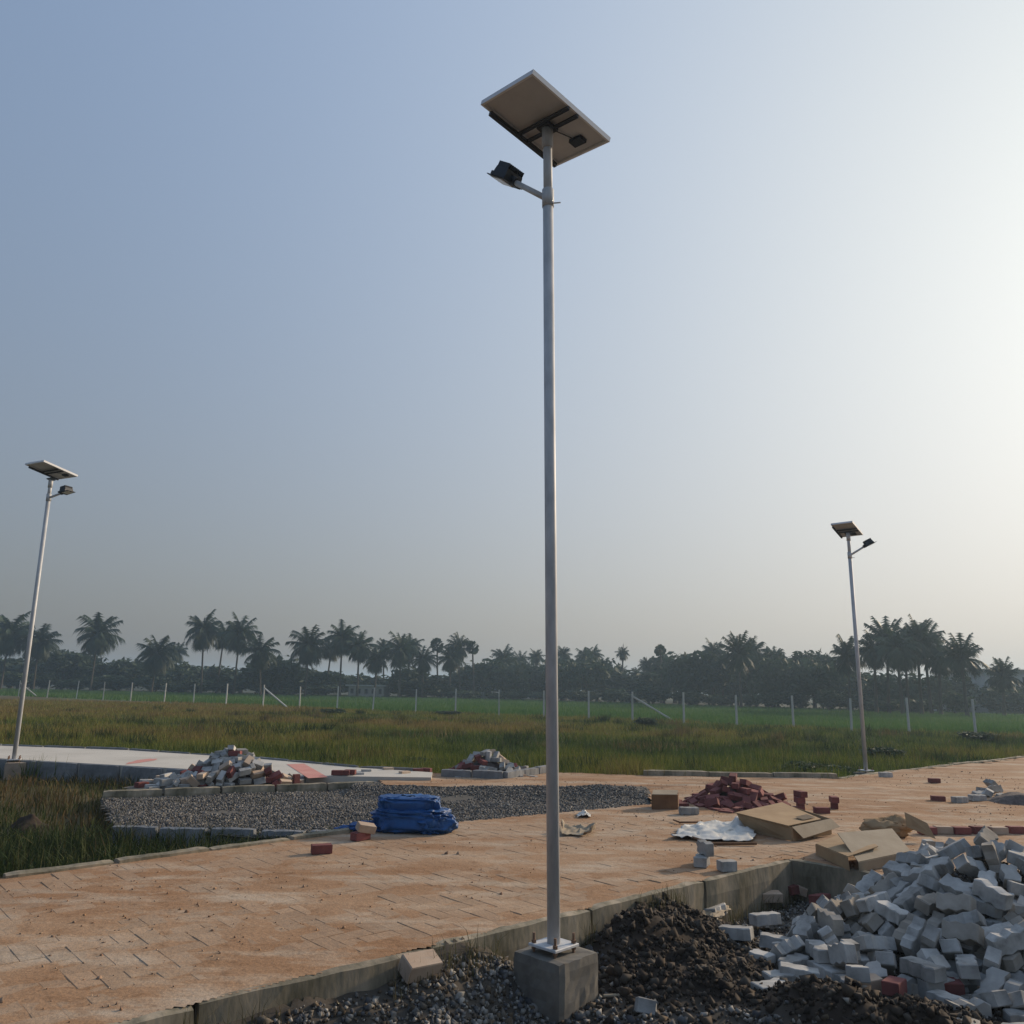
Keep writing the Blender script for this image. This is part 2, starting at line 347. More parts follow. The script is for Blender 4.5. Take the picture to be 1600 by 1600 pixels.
def smooth_axis(fine0, fine1, step, lo, hi, grow=1.16):
    a = list(np.arange(fine0, fine1 + 1e-6, step)); s = step
    while a[-1] < hi: s *= grow; a.append(a[-1] + s)
    s = step
    while a[0] > lo: s *= grow; a.insert(0, a[0] - s)
    return np.array(a)
MOUNDS = [(0.62, 5.57, .17, .14, .14, 1), (0.80, 5.66, .2, .15, .10, 2), (1.03, 5.80, .3, .2, .07, 10), (1.42, 6.05, .4, .25, .14, 3),
          (1.82, 4.62, .36, .26, .24, 4), (2.25, 4.55, .35, .25, .12, 5), (-.35, 5.02, .5, .16, .09, 6), (.95, 5.1, .5, .3, .07, 7), (1.35, 5.45, .45, .3, .09, 8), (1.5, 4.95, .4, .25, .07, 9)]
def gh(x, y):
    lot = (y - 7.40) < (x - 2.45) * .897                      # the low side in front of the near kerb
    near = np.clip((9.5 - np.hypot(x - .5, y - 5)) / 3.0, 0, 1) * lot
    z = near * (-.07 + .05 * (fbm(x * 1.3, y * 1.3, 3) - .5) * 2 + .05 * (fbm(x * 6, y * 6, 5) - .5))
    dk = ((x - 2.45) * .897 - (y - 7.40)) * .744            # distance in front of the near kerb
    z = z + near * (.20 + .14 * fbm(x * 3, y * 3, 44)) * np.exp(-np.clip(dk, 0, 9) / .40) * (1 - .85 * np.exp(-((x - .42) / .42) ** 2)) * np.clip((1.7 - x) / .6, 0, 1)
    for (cx, cy, rx, ry, h, s) in MOUNDS:
        d = ((x - cx) / rx) ** 2 + ((y - cy) / ry) ** 2
        z = z + lot * h * np.exp(-d * .9) * (.05 + 1.9 * fbm(x * 5 + s * 9, y * 5, 40 + s, 6))
    z = z - lot * .07 * np.exp(-((x - .34) ** 2 + (y - 4.86) ** 2) / .36 ** 2)
    r = np.hypot((x - 3.4) / 1.1, (y - 6.0) / 1.05)
    z = np.maximum(z, lot * (.66 * (1 - r) - .085 + .03 * (fbm(x * 9, y * 9, 8) - .5)))
    far = np.clip((np.hypot(x, y) - 16) / 6, 0, 1)
    z = z + far * .16 * (fbm(x * .16, y * .16, 21) - .5) * np.clip((70 - y) / 20, 0, 1) * np.clip((y - 13) / 4, 0, 1)
    tr = np.clip(1 - np.abs(y - 8.0) / 1.2, 0, 1) * (x < -2) * (~lot)
    return z - .03 * tr
xs = smooth_axis(-4.2, 5.2, .045, -700, 700); ys = smooth_axis(2.6, 7.8, .045, -300, 1200)
GX, GY = np.meshgrid(xs, ys); GZ = gh(GX, GY); NX = len(xs)
V = np.stack([GX.ravel(), GY.ravel(), GZ.ravel()], 1)
ii, jj = np.meshgrid(np.arange(NX - 1), np.arange(len(ys) - 1)); q = (jj * NX + ii).ravel()
Fq = np.stack([q, q + 1, q + NX + 1, q + NX], 1)
gx, gy, gz = V.T
A_F, B_F = np.array((-42.2, 75.1)), np.array((18.1, 37.6))     # the fence line in plan
def fence_y(x): return A_F[1] + (x - A_F[0]) * (B_F[1] - A_F[1]) / (B_F[0] - A_F[0])
lot = ((gy - 7.40) < (gx - 2.45) * .897) & (np.hypot(gx, gy) < 14)
c = np.empty((len(V), 3)); n1 = fbm(gx * .12, gy * .25, 31)[:, None]
c[:] = np.array((.050, .048, .012)) * (1 - n1) + np.array((.085, .060, .020)) * n1
paddy = gy > fence_y(gx) + 1
c[paddy] = (.05, .11, .026)
wood = gy > 125 - .75 * np.clip(gx + 20, 0, 70)
c[wood] = (.03, .038, .02)
nb = fbm(gx * 5, gy * 5, 77)[:, None]
c[lot] = (np.array((.050, .043, .036)) * (1 - nb) + np.array((.085, .072, .058)) * nb)[lot]
for (cx, cy, rx, ry, h, s) in MOUNDS[:6] + MOUNDS[7:]:
    d = np.exp(-(((gx - cx) / rx) ** 2 + ((gy - cy) / ry) ** 2) * .7)[:, None] * lot[:, None]
    k = np.clip(d * 2.2 - .5 + (fbm(gx * 8, gy * 8, s + 5)[:, None] - .5), 0, 1)
    c = c * (1 - k) + np.array((.028, .019, .013)) * k
tag(link('ground', mesh_np('ground', V, Fq, True, c), M['ground']), kind='structure')

# ---- sandy paved road: fine sheet near, coarse sheet far, one mesh
def sand_z(x, y):
    a = x * RD.x + y * RD.y; b = -x * RD.y + y * RD.x
    z = ZR + .006 * (fbm(a * .5, b * 2.2, 51) - .5) * 2 + .0045 * (fbm(x * 4, y * 4, 53, 5) - .5) * 2
    z += np.clip(y - 9.5, 0, 2) * .02 * (fbm(x * 1.6, y * 1.6, 57) - .3)
    return z
def sheet(poly, x0, x1, y0, y1, s, zf, hole=None):
    ax, ay = np.arange(x0, x1 + s * .5, s), np.arange(y0, y1 + s * .5, s); X, Y = np.meshgrid(ax, ay)
    Z = zf(X, Y); n = len(ax); i, j = np.meshgrid(np.arange(n - 1), np.arange(len(ay) - 1)); q = (j * n + i).ravel()
    cx, cy = (X[:-1, :-1] + s / 2).ravel(), (Y[:-1, :-1] + s / 2).ravel()
    k = inside(poly, cx, cy)
    if hole: k &= ~((cx > hole[0]) & (cx < hole[1]) & (cy > hole[2]) & (cy < hole[3]))
    q = q[k]; Fc = np.stack([q, q + 1, q + n + 1, q + n], 1)
    u, inv = np.unique(Fc, return_inverse=True)
    return np.stack([X.ravel(), Y.ravel(), Z.ravel()], 1)[u], inv.reshape(Fc.shape)
V0, F0 = sheet(ROAD, -4, 4, 3, 7, .025, sand_z)
V1, F1 = sheet(ROAD, -6, 8, 0, 16, .05, sand_z, (-4, 4, 3, 7))
F1 = np.vstack([F0, F1 + len(V0)]); V1 = np.vstack([V0, V1])
V2, F2 = sheet(ROAD, -12, 35, -4, 40, .5, lambda x, y: ZR + 0 * x, (-6, 8, 0, 16))
road = tag(link('paved_road', mesh_np('paved_road', np.vstack([V1, V2]), np.vstack([F1, F2 + len(V1)]), True), M['sand']), kind='structure')

# ---- herringbone pavers under the sand
PW, PL = .118, .236
ang = math.atan2(RD.y, RD.x); ca, sa = math.cos(ang), math.sin(ang)
items = []
for cI in range(-70, 90):
    for rI in range(-45, 60):
        m4 = (cI + rI) % 4
        if m4 == 0: lx, ly, rot = (cI + 1) * PW, (rI + .5) * PW, 0
        elif m4 == 2: lx, ly, rot = (cI + .5) * PW, (rI + 1) * PW, math.pi / 2
        else: continue
        items.append((lx * ca - ly * sa, 6.5 + lx * sa + ly * ca, rot + ang))
arr = np.array(items)
def clear(poly, x, y, d):
    k = inside(poly, x, y)
    for t in range(8): k &= inside(poly, x + d * math.cos(t * .785), y + d * math.sin(t * .785))
    return k
arr = arr[clear(ROAD, arr[:, 0], arr[:, 1], .17)]
arr = arr[(arr[:, 1] > 3.0) & (arr[:, 1] < 12.5) & (np.abs(arr[:, 0]) < arr[:, 1] * .68)]
arr = arr[np.argsort(arr[:, 0] ** 2 + arr[:, 1] ** 2)]
pm = MB().bevelbox((0, 0, -.03), (PL - .0025, PW - .0025, .06), .0025).mesh('paver'); pm.materials.append(M['paver'])
bigv = MB()
for k, (x, y, a) in enumerate(arr):
    tz = ZR - .0002 + random.gauss(0, .0012)
    E = Matrix.Rotation(a, 3, 'Z') @ Matrix.Rotation(random.gauss(0, .009), 3, 'X') @ Matrix.Rotation(random.gauss(0, .007), 3, 'Y')
    if k < 300:
        o = link('paver', pm, None, road); o.location = (x, y, tz); o.rotation_euler = E.to_euler()
    else:
        bigv.bevelbox((x, y, tz - .03), (PL - .0025, PW - .0025, .06), .0025, E)
tag(bigv.build('paver_field', M['paver_far'], road), kind='stuff')

# ---- other surfaces
Vg, Fg = sheet(GRAVEL, -6, 2.5, 8, 13, .1, lambda x, y: .16 + .05 * np.clip((x + 1) / 2.5, 0, 1) + .05 * (fbm(x * 2, y * 2, 61) - .5) + .09 * np.clip((y - 11.3) / .7, 0, 1) * (x > -2.2))
cg = np.full((len(Vg), 3), .095) * np.array((1.1, 1, .85))
tag(link('gravel_bed', mesh_np('gravel_bed', Vg, Fg, True, cg), M['ground']), kind='structure')
Vl, Fl = sheet(LEDGE, -6, -1, 10, 14, .1, lambda x, y: .2 + .03 * (fbm(x * 3, y * 3, 63) - .5))
tag(link('dirt_ledge', mesh_np('dirt_ledge', Vl, Fl, True, np.full((len(Vl), 3), .16) * np.array((1.1, .9, .7))), M['ground']), kind='structure')
mb = MB(); mb.prism([(p[0], p[1]) for p in WHITE], .3, z0=0)
wr = tag(mb.build('pale_side_road', M['whiteroad']), kind='structure')
def stain(cx, cy, rx, ry, z, rot=0, n=28):
    m = MB(); pts = []
    for i in range(n):
        a = 2 * math.pi * i / n; k = 1 + .12 * math.sin(3 * a + cx) + .08 * math.sin(7 * a)
        pts.append((cx + rx * k * math.cos(a) * math.cos(rot) - ry * k * math.sin(a) * math.sin(rot), cy + rx * k * math.cos(a) * math.sin(rot) + ry * k * math.sin(a) * math.cos(rot), z))
    m.add(pts, [tuple(range(n))]); return m
p = at(222, 1189, .304); stain(p.x, p.y, .13, .5, .304).build('pink_dust_patch', M['pink'], wr)
p0, p1, p2, p3 = at(448, 1194, .304), at(475, 1193, .304), at(512, 1214, .304), at(482, 1216, .304)
MB().add([p0, p1, p2, p3], [(3, 2, 1, 0)]).build('pink_dust_strip', M['pink'], wr)

# ---- kerbs: every kerbstone its own part
def kerb(name, label, pts, ztop, zbot, th, L, gap, m, jz=.006, ja=.012, bev=.012, skip=0.0):
    root = tag(empty(name, (pts[0][0], pts[0][1], zbot)), label, 'kerb'); o0 = Vector(root.location)
    for (a, b) in zip(pts[:-1], pts[1:]):
        a, b = Vector(a[:2]), Vector(b[:2]); d = (b - a); n = max(1, round(d.length / L)); s = d.length / n; d.normalize()
        for i in range(n):
            if random.random() < skip: continue
            c = a + d * (s * (i + .5)); R = Matrix.Rotation(math.atan2(d.y, d.x) + random.gauss(0, ja), 3, 'Z') @ Matrix.Rotation(random.gauss(0, ja * .8), 3, 'X')
            z = ztop + random.gauss(0, jz); off = Vector((-d.y, d.x)) * random.gauss(0, th * .05)
            mm = MB().roughbox((s - gap * random.uniform(.6, 1.4), th, z - zbot), (9, 2, 4), .0028, i, bev).mesh('kerbstone')
            o = link('kerbstone', mm, m, root); o.location = Vector((c.x + off.x, c.y + off.y, (z + zbot) / 2)) - o0; o.rotation_euler = R.to_euler()
    return root
kerb('near_kerb', 'weathered concrete kerb along the near edge of the sandy paved road', [(-5.2, .54), (2.45, 7.40)], ZR + .002, -.2, .10, 1.25, .008, M['kerb'])
kerb('corner_kerb', 'short dark concrete kerb running behind the grey block heap', [(2.45, 7.40), (5.2, 4.65)], ZR + .012, -.2, .09, .75, .01, M['kerb'])
kerb('far_kerb', 'pale concrete kerb between the sandy road and the grassy ditch', [(-8.2, 1.6), (-3.62, 6.2), (-1.45, 8.40)], ZR + .03, -.15, .12, .85, .012, M['kerb'])
kerb('ditch_kerb', 'grey kerbstones with dark gaps edging the gravel bed by the ditch', [(-4.0, 8.6), (-1.5, 8.6)], .215, -.15, .11, .5, .045, M['kerbgrey'], .005, .012)
kerb('ledge_kerb', 'pale concrete kerb below the left rubble pile', [(-5.2, 10.84), (-1.95, 12.47)], ZR + .01, 0, .14, .8, .015, M['kerb'])
kerb('side_road_kerb', 'blue grey kerb along the pale side road by the left lamp', [(-19, 17.5), (-8.74, 14.40), (-3.0, 12.64)], .296, -.05, .08, .9, .06, M['kerbgrey'], .002, .006)
kerb('side_road_back_kerb', 'thin grey kerb on the meadow side of the pale side road', [(-23, 21.3), (-10.41, 17.16), (-7.56, 16.67), (-4.61, 15.4), (-2.48, 14.05), (-1.25, 13.85)], .33, -.05, .07, .9, .02, M['kerbgrey'])
kerb('island_kerb', 'low concrete kerb around the small rubble pile', [(-1.05, 13.4), (-.05, 13.15), (.75, 14.45)], ZR + .12, 0, .13, .45, .015, M['kerbgrey'])
kerb('meadow_kerb', 'dark raised kerb between the dirt junction and the meadow', [(2.3, 14.15), (5.62, 14.25)], ZR + .085, 0, .14, 1.1, .008, M['kerb'])
kerb('far_road_kerb', 'sand covered kerb along the far road edge by the right lamp', [(5.66, 14.25), (6.97, 15.52), (12.5, 20.15), (33.6, 37.9)], ZR + .02, 0, .12, 1.0, .02, M['kerb'])

# ---- stones (gravel), pebbles
OCT = np.array([(1, 0, 0), (-1, 0, 0), (0, 1, 0), (0, -1, 0), (0, 0, 1), (0, 0, -1)], float)
OF = np.array([(0, 2, 4), (2, 1, 4), (1, 3, 4), (3, 0, 4), (2, 0, 5), (1, 2, 5), (3, 1, 5), (0, 3, 5)])
def stones(name, x, y, z, size, pal, m):
    N = len(x); s = size[:, None, None] * RNG.uniform(.55, 1.25, (N, 6, 3)); Vv = OCT[None] * s
    Vv = Vv + RNG.normal(0, .16, (N, 6, 3)) * size[:, None, None]
    Qr = RNG.normal(size=(N, 4)); Qr /= np.linalg.norm(Qr, axis=1)[:, None]; w_, a, b, c_ = Qr.T
    R = np.stack([1 - 2 * (b * b + c_ * c_), 2 * (a * b - c_ * w_), 2 * (a * c_ + b * w_), 2 * (a * b + c_ * w_), 1 - 2 * (a * a + c_ * c_), 2 * (b * c_ - a * w_),
                  2 * (a * c_ - b * w_), 2 * (b * c_ + a * w_), 1 - 2 * (a * a + b * b)], 1).reshape(N, 3, 3)
    Vv = np.einsum('nij,nkj->nki', R, Vv) + np.stack([x, y, z], 1)[:, None]
    Ff = OF[None] + (np.arange(N) * 6)[:, None, None]
    pal = np.array(pal); cc = pal[RNG.integers(0, len(pal), N)] * RNG.uniform(.7, 1.3, (N, 1))
    return tag(link(name, mesh_np(name, Vv.reshape(-1, 3), Ff.reshape(-1, 3), False, np.repeat(cc, 6, 0)), m), kind='stuff')
def scatter(n, x0, x1, y0, y1, f):
    x, y = RNG.uniform(x0, x1, n), RNG.uniform(y0, y1, n); k = f(x, y); return x[k], y[k]
GREYS = [(.17, .165, .155), (.11, .11, .11), (.23, .215, .19), (.15, .13, .105), (.30, .28, .25), (.08, .08, .085)]
x, y = scatter(60000, -5.7, 2.1, 8.4, 12.6, lambda x, y: inside(GRAVEL, x, y))
z = .165 + .05 * np.clip((x + 1) / 2.5, 0, 1) + .05 * (fbm(x * 2, y * 2, 61) - .5) + .09 * np.clip((y - 11.3) / .7, 0, 1) * (x > -2.2)
k = fbm(x * 1.5, y * 1.5, 62) + RNG.normal(0, .08, len(x)) > .36
o = stones('gravel_stones', x[k], y[k], z[k], RNG.uniform(.009, .020, k.sum()), [tuple(q * .78 for q in g) for g in GREYS], M['gravel']); tag(o, 'loose grey crushed stone covering the gravel bed', 'gravel')
isnear = lambda x, y: ((y - 7.30) < (x - 2.45) * .897) & (np.abs(x) < y * .75 + .3)
x, y = scatter(120000, -4.2, 5.0, 3.2, 7.4, isnear)
dm = np.zeros(len(x))
for (cx, cy, rx, ry, h, s) in MOUNDS[:6] + MOUNDS[7:]: dm += np.exp(-(((x - cx) / rx) ** 2 + ((y - cy) / ry) ** 2))
k = (fbm(x * 2.2, y * 2.2, 66) + RNG.normal(0, .12, len(x)) > .36) & (RNG.random(len(x)) > dm * 1.1) & (RNG.random(len(x)) > np.clip((x - .2) * 1.2, 0, .62))
x, y = x[k], y[k]
o = stones('roadside_gravel', x, y, gh(x, y) + .006, np.exp(RNG.normal(math.log(.0118), .42, len(x))).clip(.004, .036), GREYS + [(.10, .075, .05), (.06, .045, .03)], M['gravel']); tag(o, 'dark gravel and clods on the low ground around the main lamp', 'gravel')
x, y = scatter(26000, .2, 2.9, 4.0, 6.5, lambda x, y: isnear(x, y)); dm = np.zeros(len(x))
for (cx, cy, rx, ry, h, s) in MOUNDS[:6] + MOUNDS[7:]: dm += np.exp(-(((x - cx) / rx) ** 2 + ((y - cy) / ry) ** 2) * 1.1)
k = RNG.random(len(x)) < np.clip(dm * .7, .14, .5); x, y = x[k], y[k]
o = stones('soil_clods', x, y, gh(x, y) + .004, np.exp(RNG.normal(math.log(.012), .6, len(x))).clip(.004, .045), [(.028, .019, .013), (.045, .031, .02), (.018, .013, .01), (.05, .037, .026), (.07, .058, .046)], M['gravel']); tag(o, 'dark crumbly clods on the soil mounds', 'soil')
x, y = scatter(9000, -6, 9, 2.8, 16, lambda x, y: inside(ROAD, x, y) & (fbm(x * 1.1, y * 1.1, 71) > .47))
o = stones('road_pebbles', x, y, sand_z(x, y) + .002, np.exp(RNG.normal(math.log(.0065), .45, len(x))).clip(.002, .022), [(.30, .17, .09), (.22, .13, .08), (.36, .26, .18), (.24, .16, .11)], M['gravel']); tag(o, 'small pebbles and clods strewn over the sandy road', 'pebbles')

# ---- grass
def blades(name, x, y, z, h, w, col, lean=.35, three=False):
    N = len(x); a = RNG.uniform(0, 6.283, N); b = RNG.uniform(0, 6.283, N); le = np.abs(RNG.normal(0, lean, N)) * h
    dx, dy = np.cos(a) * w / 2, np.sin(a) * w / 2; lx, ly = np.cos(b) * le, np.sin(b) * le
    P0 = np.stack([x - dx, y - dy, z], 1); P1 = np.stack([x + dx, y + dy, z], 1)
    if not three:
        P2 = np.stack([x + lx, y + ly, z + h], 1); Vv = np.stack([P0, P1, P2], 1).reshape(-1, 3)
        Ff = np.arange(3 * N).reshape(-1, 3); return mesh_np(name, Vv, Ff, False, np.repeat(col, 3, 0))
    P2 = np.stack([x + dx * .7 + lx * .3, y + dy * .7 + ly * .3, z + h * .6], 1); P3 = np.stack([x - dx * .7 + lx * .3, y - dy * .7 + ly * .3, z + h * .6], 1)
    P4 = np.stack([x + lx, y + ly, z + h * .95], 1); Vv = np.stack([P0, P1, P2, P3, P4], 1).reshape(-1, 3)
    b5 = (np.arange(N) * 5)[:, None]; Ff = np.concatenate([np.array([[0, 1, 2]]) + b5, np.array([[0, 2, 3]]) + b5, np.array([[3, 2, 4]]) + b5])
    return mesh_np(name, Vv, Ff, False, np.repeat(col, 5, 0))
def mixcol(cols, t): 
    cols = np.array(cols); t = np.clip(t, 0, .9999) * (len(cols) - 1); i = t.astype(int); f = (t - i)[:, None]; return cols[i] * (1 - f) + cols[i + 1] * f
def offplateau(x, y): return ~(inside(ROAD, x, y) | inside(WHITE, x, y) | inside(GRAVEL, x, y) | inside(LEDGE, x, y))
# meadow
N = 330000; yy = 13.2 + 50 * RNG.random(N) ** 1.55; xx = RNG.uniform(-.78, .78, N) * yy
k = offplateau(xx, yy) & (yy < fence_y(xx) + 1.5) & ((yy > 14.0 - .4 * np.clip(xx + 8, -20, 0)) | (xx > 0)) & ~((np.abs(xx - 6.75) < .28) & (yy < 16.1)); xx, yy = xx[k], yy[k]
pn = fbm(xx * .13, yy * .22, 81); cl = fbm(xx * .9, yy * .9, 83); hh = (.16 + .42 * cl ** 1.5 + .12 * (pn - .5)) * RNG.uniform(.6, 1.25, len(xx))
hh *= np.clip(.75 + (24 - yy) * .03, .6, 1.15)
t = np.clip(.42 + (pn - .5) * 1.8 + (cl - .5) * 1.1 + (yy - 28) * .008 - xx * .012 + RNG.normal(0, .18, len(xx)), 0, 1)
cc = mixcol([(.034, .060, .010), (.070, .092, .015), (.105, .115, .019), (.132, .118, .027), (.135, .100, .032)], t) * RNG.uniform(.85, 1.85, (len(xx), 1))
o = link('meadow_grass', blades('meadow_grass', xx, yy, gh(xx, yy) - .02, hh, .012 + .0006 * yy, cc, .45), M['grass']); tag(o, 'olive and brown tall meadow grass behind the roads', 'grass', kind='stuff')
# taller tufts and weeds standing out of the meadow
NT = 380; ty = 14.5 + 36 * RNG.random(NT) ** 1.5; tx = RNG.uniform(-.74, .74, NT) * ty; k = offplateau(tx, ty) & offplateau(tx, ty - .5) & (ty < fence_y(tx)) & ((ty > 16.6) | (tx > 0)) & ~((np.abs(tx - 6.75) < .9) & (ty < 17)); tx, ty = tx[k], ty[k]
nb_ = RNG.integers(40, 120, len(tx)); rr_ = np.repeat(RNG.uniform(.10, .42, len(tx)), nb_); th_ = np.repeat(RNG.uniform(.24, .46, len(tx)), nb_)
hx, hy = np.repeat(tx, nb_) + RNG.normal(0, 1, nb_.sum()) * rr_, np.repeat(ty, nb_) + RNG.normal(0, 1, nb_.sum()) * rr_ * .8
tcol = np.repeat(np.array([(.022, .042, .010), (.040, .060, .013), (.085, .085, .022), (.125, .10, .04), (.03, .05, .016)])[RNG.integers(0, 5, len(tx))], nb_, 0) * RNG.uniform(.6, 1.4, (nb_.sum(), 1))
o = link('meadow_tufts', blades('meadow_tufts', hx, hy, gh(hx, hy) - .02, th_ * RNG.uniform(.5, 1.15, len(hx)), .016 + .0007 * hy, tcol, .5), M['grass']); tag(o, 'taller weed tufts scattered through the meadow', 'weeds', kind='stuff')
# paddy
N = 170000; yy = 38 + 85 * RNG.random(N) ** 1.3; xx = RNG.uniform(-.75, .75, N) * yy
k = (yy > fence_y(xx) + .5) & (yy < 128 - .75 * np.clip(xx + 20, 0, 70)); xx, yy = xx[k], yy[k]
cc = mixcol([(.046, .115, .026), (.070, .150, .032), (.105, .155, .036)], fbm(xx * .06, yy * .2, 91) + RNG.normal(0, .15, len(xx)))
o = link('paddy_crop', blades('paddy_crop', xx, yy, gh(xx, yy) - .02, RNG.uniform(.2, .38, len(xx)), .05 + .0004 * yy, cc, .25), M['grass']); tag(o, 'bright green paddy crop beyond the fence posts', 'crop', kind='stuff')
# ditch grass beside the far kerb and weeds on the left
def ditch(x, y): return offplateau(x, y) & (y > 3) & (y < 13.9) & ((y - 6.35) > (x + 3.62) * 1.0) & (x < -1.3) & (np.abs(x) < y * .75 + .3) & ~((np.abs(x + 8.55) < .45) & (y > 12.3))
x, y = scatter(60000, -9, -1.3, 3.5, 13.9, ditch)
k = RNG.random(len(x)) < np.where(y < 8.7, np.clip(fbm(x * 1.7, y * 1.7, 95) * 3, .5, 1), .55 * np.clip(fbm(x * 1.7, y * 1.7, 95) * 2.2 - .35, .05, 1)); x, y = x[k], y[k]
near = y < 8.65
hh = np.where(near, .16 + .24 * fbm(x * 2, y * 2, 96), .10 + .18 * fbm(x * 2, y * 2, 97)) * RNG.uniform(.5, 1.2, len(x))
t = np.where(near, .15, .48) + RNG.normal(0, .2, len(x)) + (fbm(x * .8, y * .8, 98) - .5) * .9
cc = mixcol([(.022, .040, .011), (.040, .060, .016), (.075, .080, .024), (.115, .082, .032), (.14, .09, .04)], t) * RNG.uniform(.6, 1.3, (len(x), 1))
o = link('ditch_grass', blades('ditch_grass', x, y, gh(x, y) - .01, hh, .009 + RNG.random(len(x)) * .008, cc, .5, True), M['grass']); tag(o, 'dark ditch grass and dry weeds left of the sandy road', 'grass', kind='stuff')
# small weeds on the near kerb foot and gravel
x, y = scatter(60000, -4, 3, 3.2, 7.5, lambda x, y: ((y - 7.32) < (x - 2.45) * .897) & ((y - 7.16) > (x - 2.45) * .897) & (fbm(x * 2.5, y * 2.5, 99) > .47))
x2, y2 = scatter(5000, -5.4, 1.5, 8.5, 12.3, lambda x, y: inside(GRAVEL, x, y) & (fbm(x * 1.6, y * 1.6, 101) > .6))
x, y = np.concatenate([x, x2]), np.concatenate([y, y2]); zz = np.concatenate([gh(x[:len(x) - len(x2)], y[:len(x) - len(x2)]), np.full(len(x2), .13)])
cc = mixcol([(.05, .06, .02), (.09, .085, .04), (.16, .13, .08)], RNG.random(len(x)))
o = link('kerbside_weeds', blades('kerbside_weeds', x, y, zz - .005, RNG.uniform(.03, .17, len(x)), .004 + 0 * x, cc, .35, True), M['grass']); tag(o, 'thin dry weeds at the foot of the near kerb', 'weeds', kind='stuff')

# ================================================================ SOLAR STREET LAMPS
def basis(ex, ey):
    ex = Vector(ex).normalized(); ez = ex.cross(Vector(ey)).normalized(); ey = ez.cross(ex)
    return Matrix((ex, ey, ez)).transposed()
def lamp(label, foot, top, block, brot, corners, arm_px, arm_Y, head_px, head_Y, fmat='concrete', bsize=.33, bz=-.2):
    root = tag(empty('solar_street_lamp', (block[0], block[1], bz)), label, 'street lamp', 'solar street lamps'); o0 = Vector(root.location)
    L = lambda p: Vector(p) - o0
    zt = foot[2] - .045
    Rb = Matrix.Rotation(brot, 3, 'Z')
    fm = MB().roughbox((bsize, bsize, zt - bz), (8, 8, 8), .0022, 1, .008)
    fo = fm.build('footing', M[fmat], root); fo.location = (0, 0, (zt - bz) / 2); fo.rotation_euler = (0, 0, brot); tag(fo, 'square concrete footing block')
    foot, top = Vector(foot), Vector(top); ax = (top - foot).normalized(); clampz = Vector(arm_px)
    pl = MB().bevelbox(L(foot) + Vector((0, 0, -.006)), (.205, .205, .014), .003, Rb).build('base_plate', M['pole'], root)
    for sx, sy in ((-1, -1), (1, -1), (1, 1), (-1, 1)):
        p = L(foot) + Rb @ Vector((sx * .08, sy * .08, 0))
        b = MB().tube([p + Vector((0, 0, -.05)), p + Vector((0, 0, .055))], .008, 8)
        b.tube([p + Vector((0, 0, .003)), p + Vector((0, 0, .018))], .015, 6); b.tube([p + Vector((0, 0, -.03)), p + Vector((0, 0, -.016))], .015, 6)
        b.build('anchor_bolt', M['rust'], root)
    sp = foot + ax * ((clampz - foot).dot(ax)); d = lambda t: L(foot + ax * t)
    Ls = (sp - foot).length; H = (top - foot).length
    MB().tube([d(0), d(Ls * .5), d(Ls)], [.0375, .0365, .0355], 20).build('pole', M['pole'], root, True)
    MB().tube([d(Ls - .02), d(H - .03)], [.031, .031], 20).build('upper_pole', M['pole'], root, True)
    MB().tube([d(H - .17), d(H)], [.039, .039], 20).build('panel_socket', M['pole'], root, True)
    MB().tube([d(Ls - .06), d(Ls + .07)], [.041, .041], 20).tube([d(Ls - .05) + Vector((.02, -.03, 0)), d(Ls - .05) + Vector((.085, -.035, .004))], .005, 6).build('clamp', M['pole'], root, True)
    # arm and lamp head
    a0 = L(sp); h0 = L(atY(*head_px, head_Y)); dirh = (h0 - a0).normalized(); a1 = h0 - dirh * .10
    MB().tube([a0, a0 + (a1 - a0) * .5, a1], [.021, .0205, .02], 14).build('lamp_arm', M['pole'], root, True)
    dh2 = Vector((dirh.x, dirh.y, dirh.z * .82)).normalized(); R = basis(dh2, Vector((0, 0, 1)).cross(dh2))
    q = .87; hv = lambda x, y, z: h0 + R @ (Vector((x, y, z)) * q); hs = lambda x, y, z: (x * q, y * q, z * q)
    hd = MB(); hd.box(hv(0, 0, -.012), hs(.20, .22, .03), R); hd.box(hv(.01, 0, .03), hs(.17, .19, .055), R, .93)
    hd.tube([hv(-.135, 0, -.006), hv(-.06, 0, 0)], [.030, .038], 12)
    head = hd.build('lamp_head', M['darkmetal'], root)
    for i in range(9):
        MB().box(hv(.01, -.084 + i * .021, .079), hs(.15, .006, .045), R).build('cooling_fin', M['darkmetal'], head)
    MB().box(hv(.035, 0, -.030), hs(.25, .20, .007), R).build('reflector_plate', M['darkmetal'], head)
    MB().box(hv(.05, 0, -.037), hs(.15, .15, .008), R).build('lens', M['lens'], head)
    # solar panel (corners seen from below: left, top, right, bottom)
    c0, c1, c2, c3 = [L(p) for p in corners]; ex, ey = (c1 - c0), (c3 - c0); ln, wd = ex.length, ey.length
    if ex.cross(ey).z < 0: pass
    cc = (c0 + c1 + c2 + c3) / 4; Rp = basis(ex, ey)
    if (Rp @ Vector((0, 0, 1))).z < 0: Rp = basis(ex, -ey)
    T = lambda a, b, c_: cc + Rp @ Vector((a, b, c_))
    pn = MB()
    for s in (-1, 1):
        pn.box(T(s * (ln / 2 - .008), 0, .0), (.016, wd, .034), Rp); pn.box(T(0, s * (wd / 2 - .008), 0), (ln - .034, .016, .034), Rp)
    fr = pn.build('solar_panel', M['alu'], root)
    MB().box(T(0, 0, .006), (ln - .034, wd - .034, .006), Rp).build('backsheet', M['backsheet'], fr)
    nc, nr = 4, 6
    MB().box(T(0, 0, .0125), (ln - .034, wd - .034, .004), Rp).build('solar_cells', M['cell'], fr)
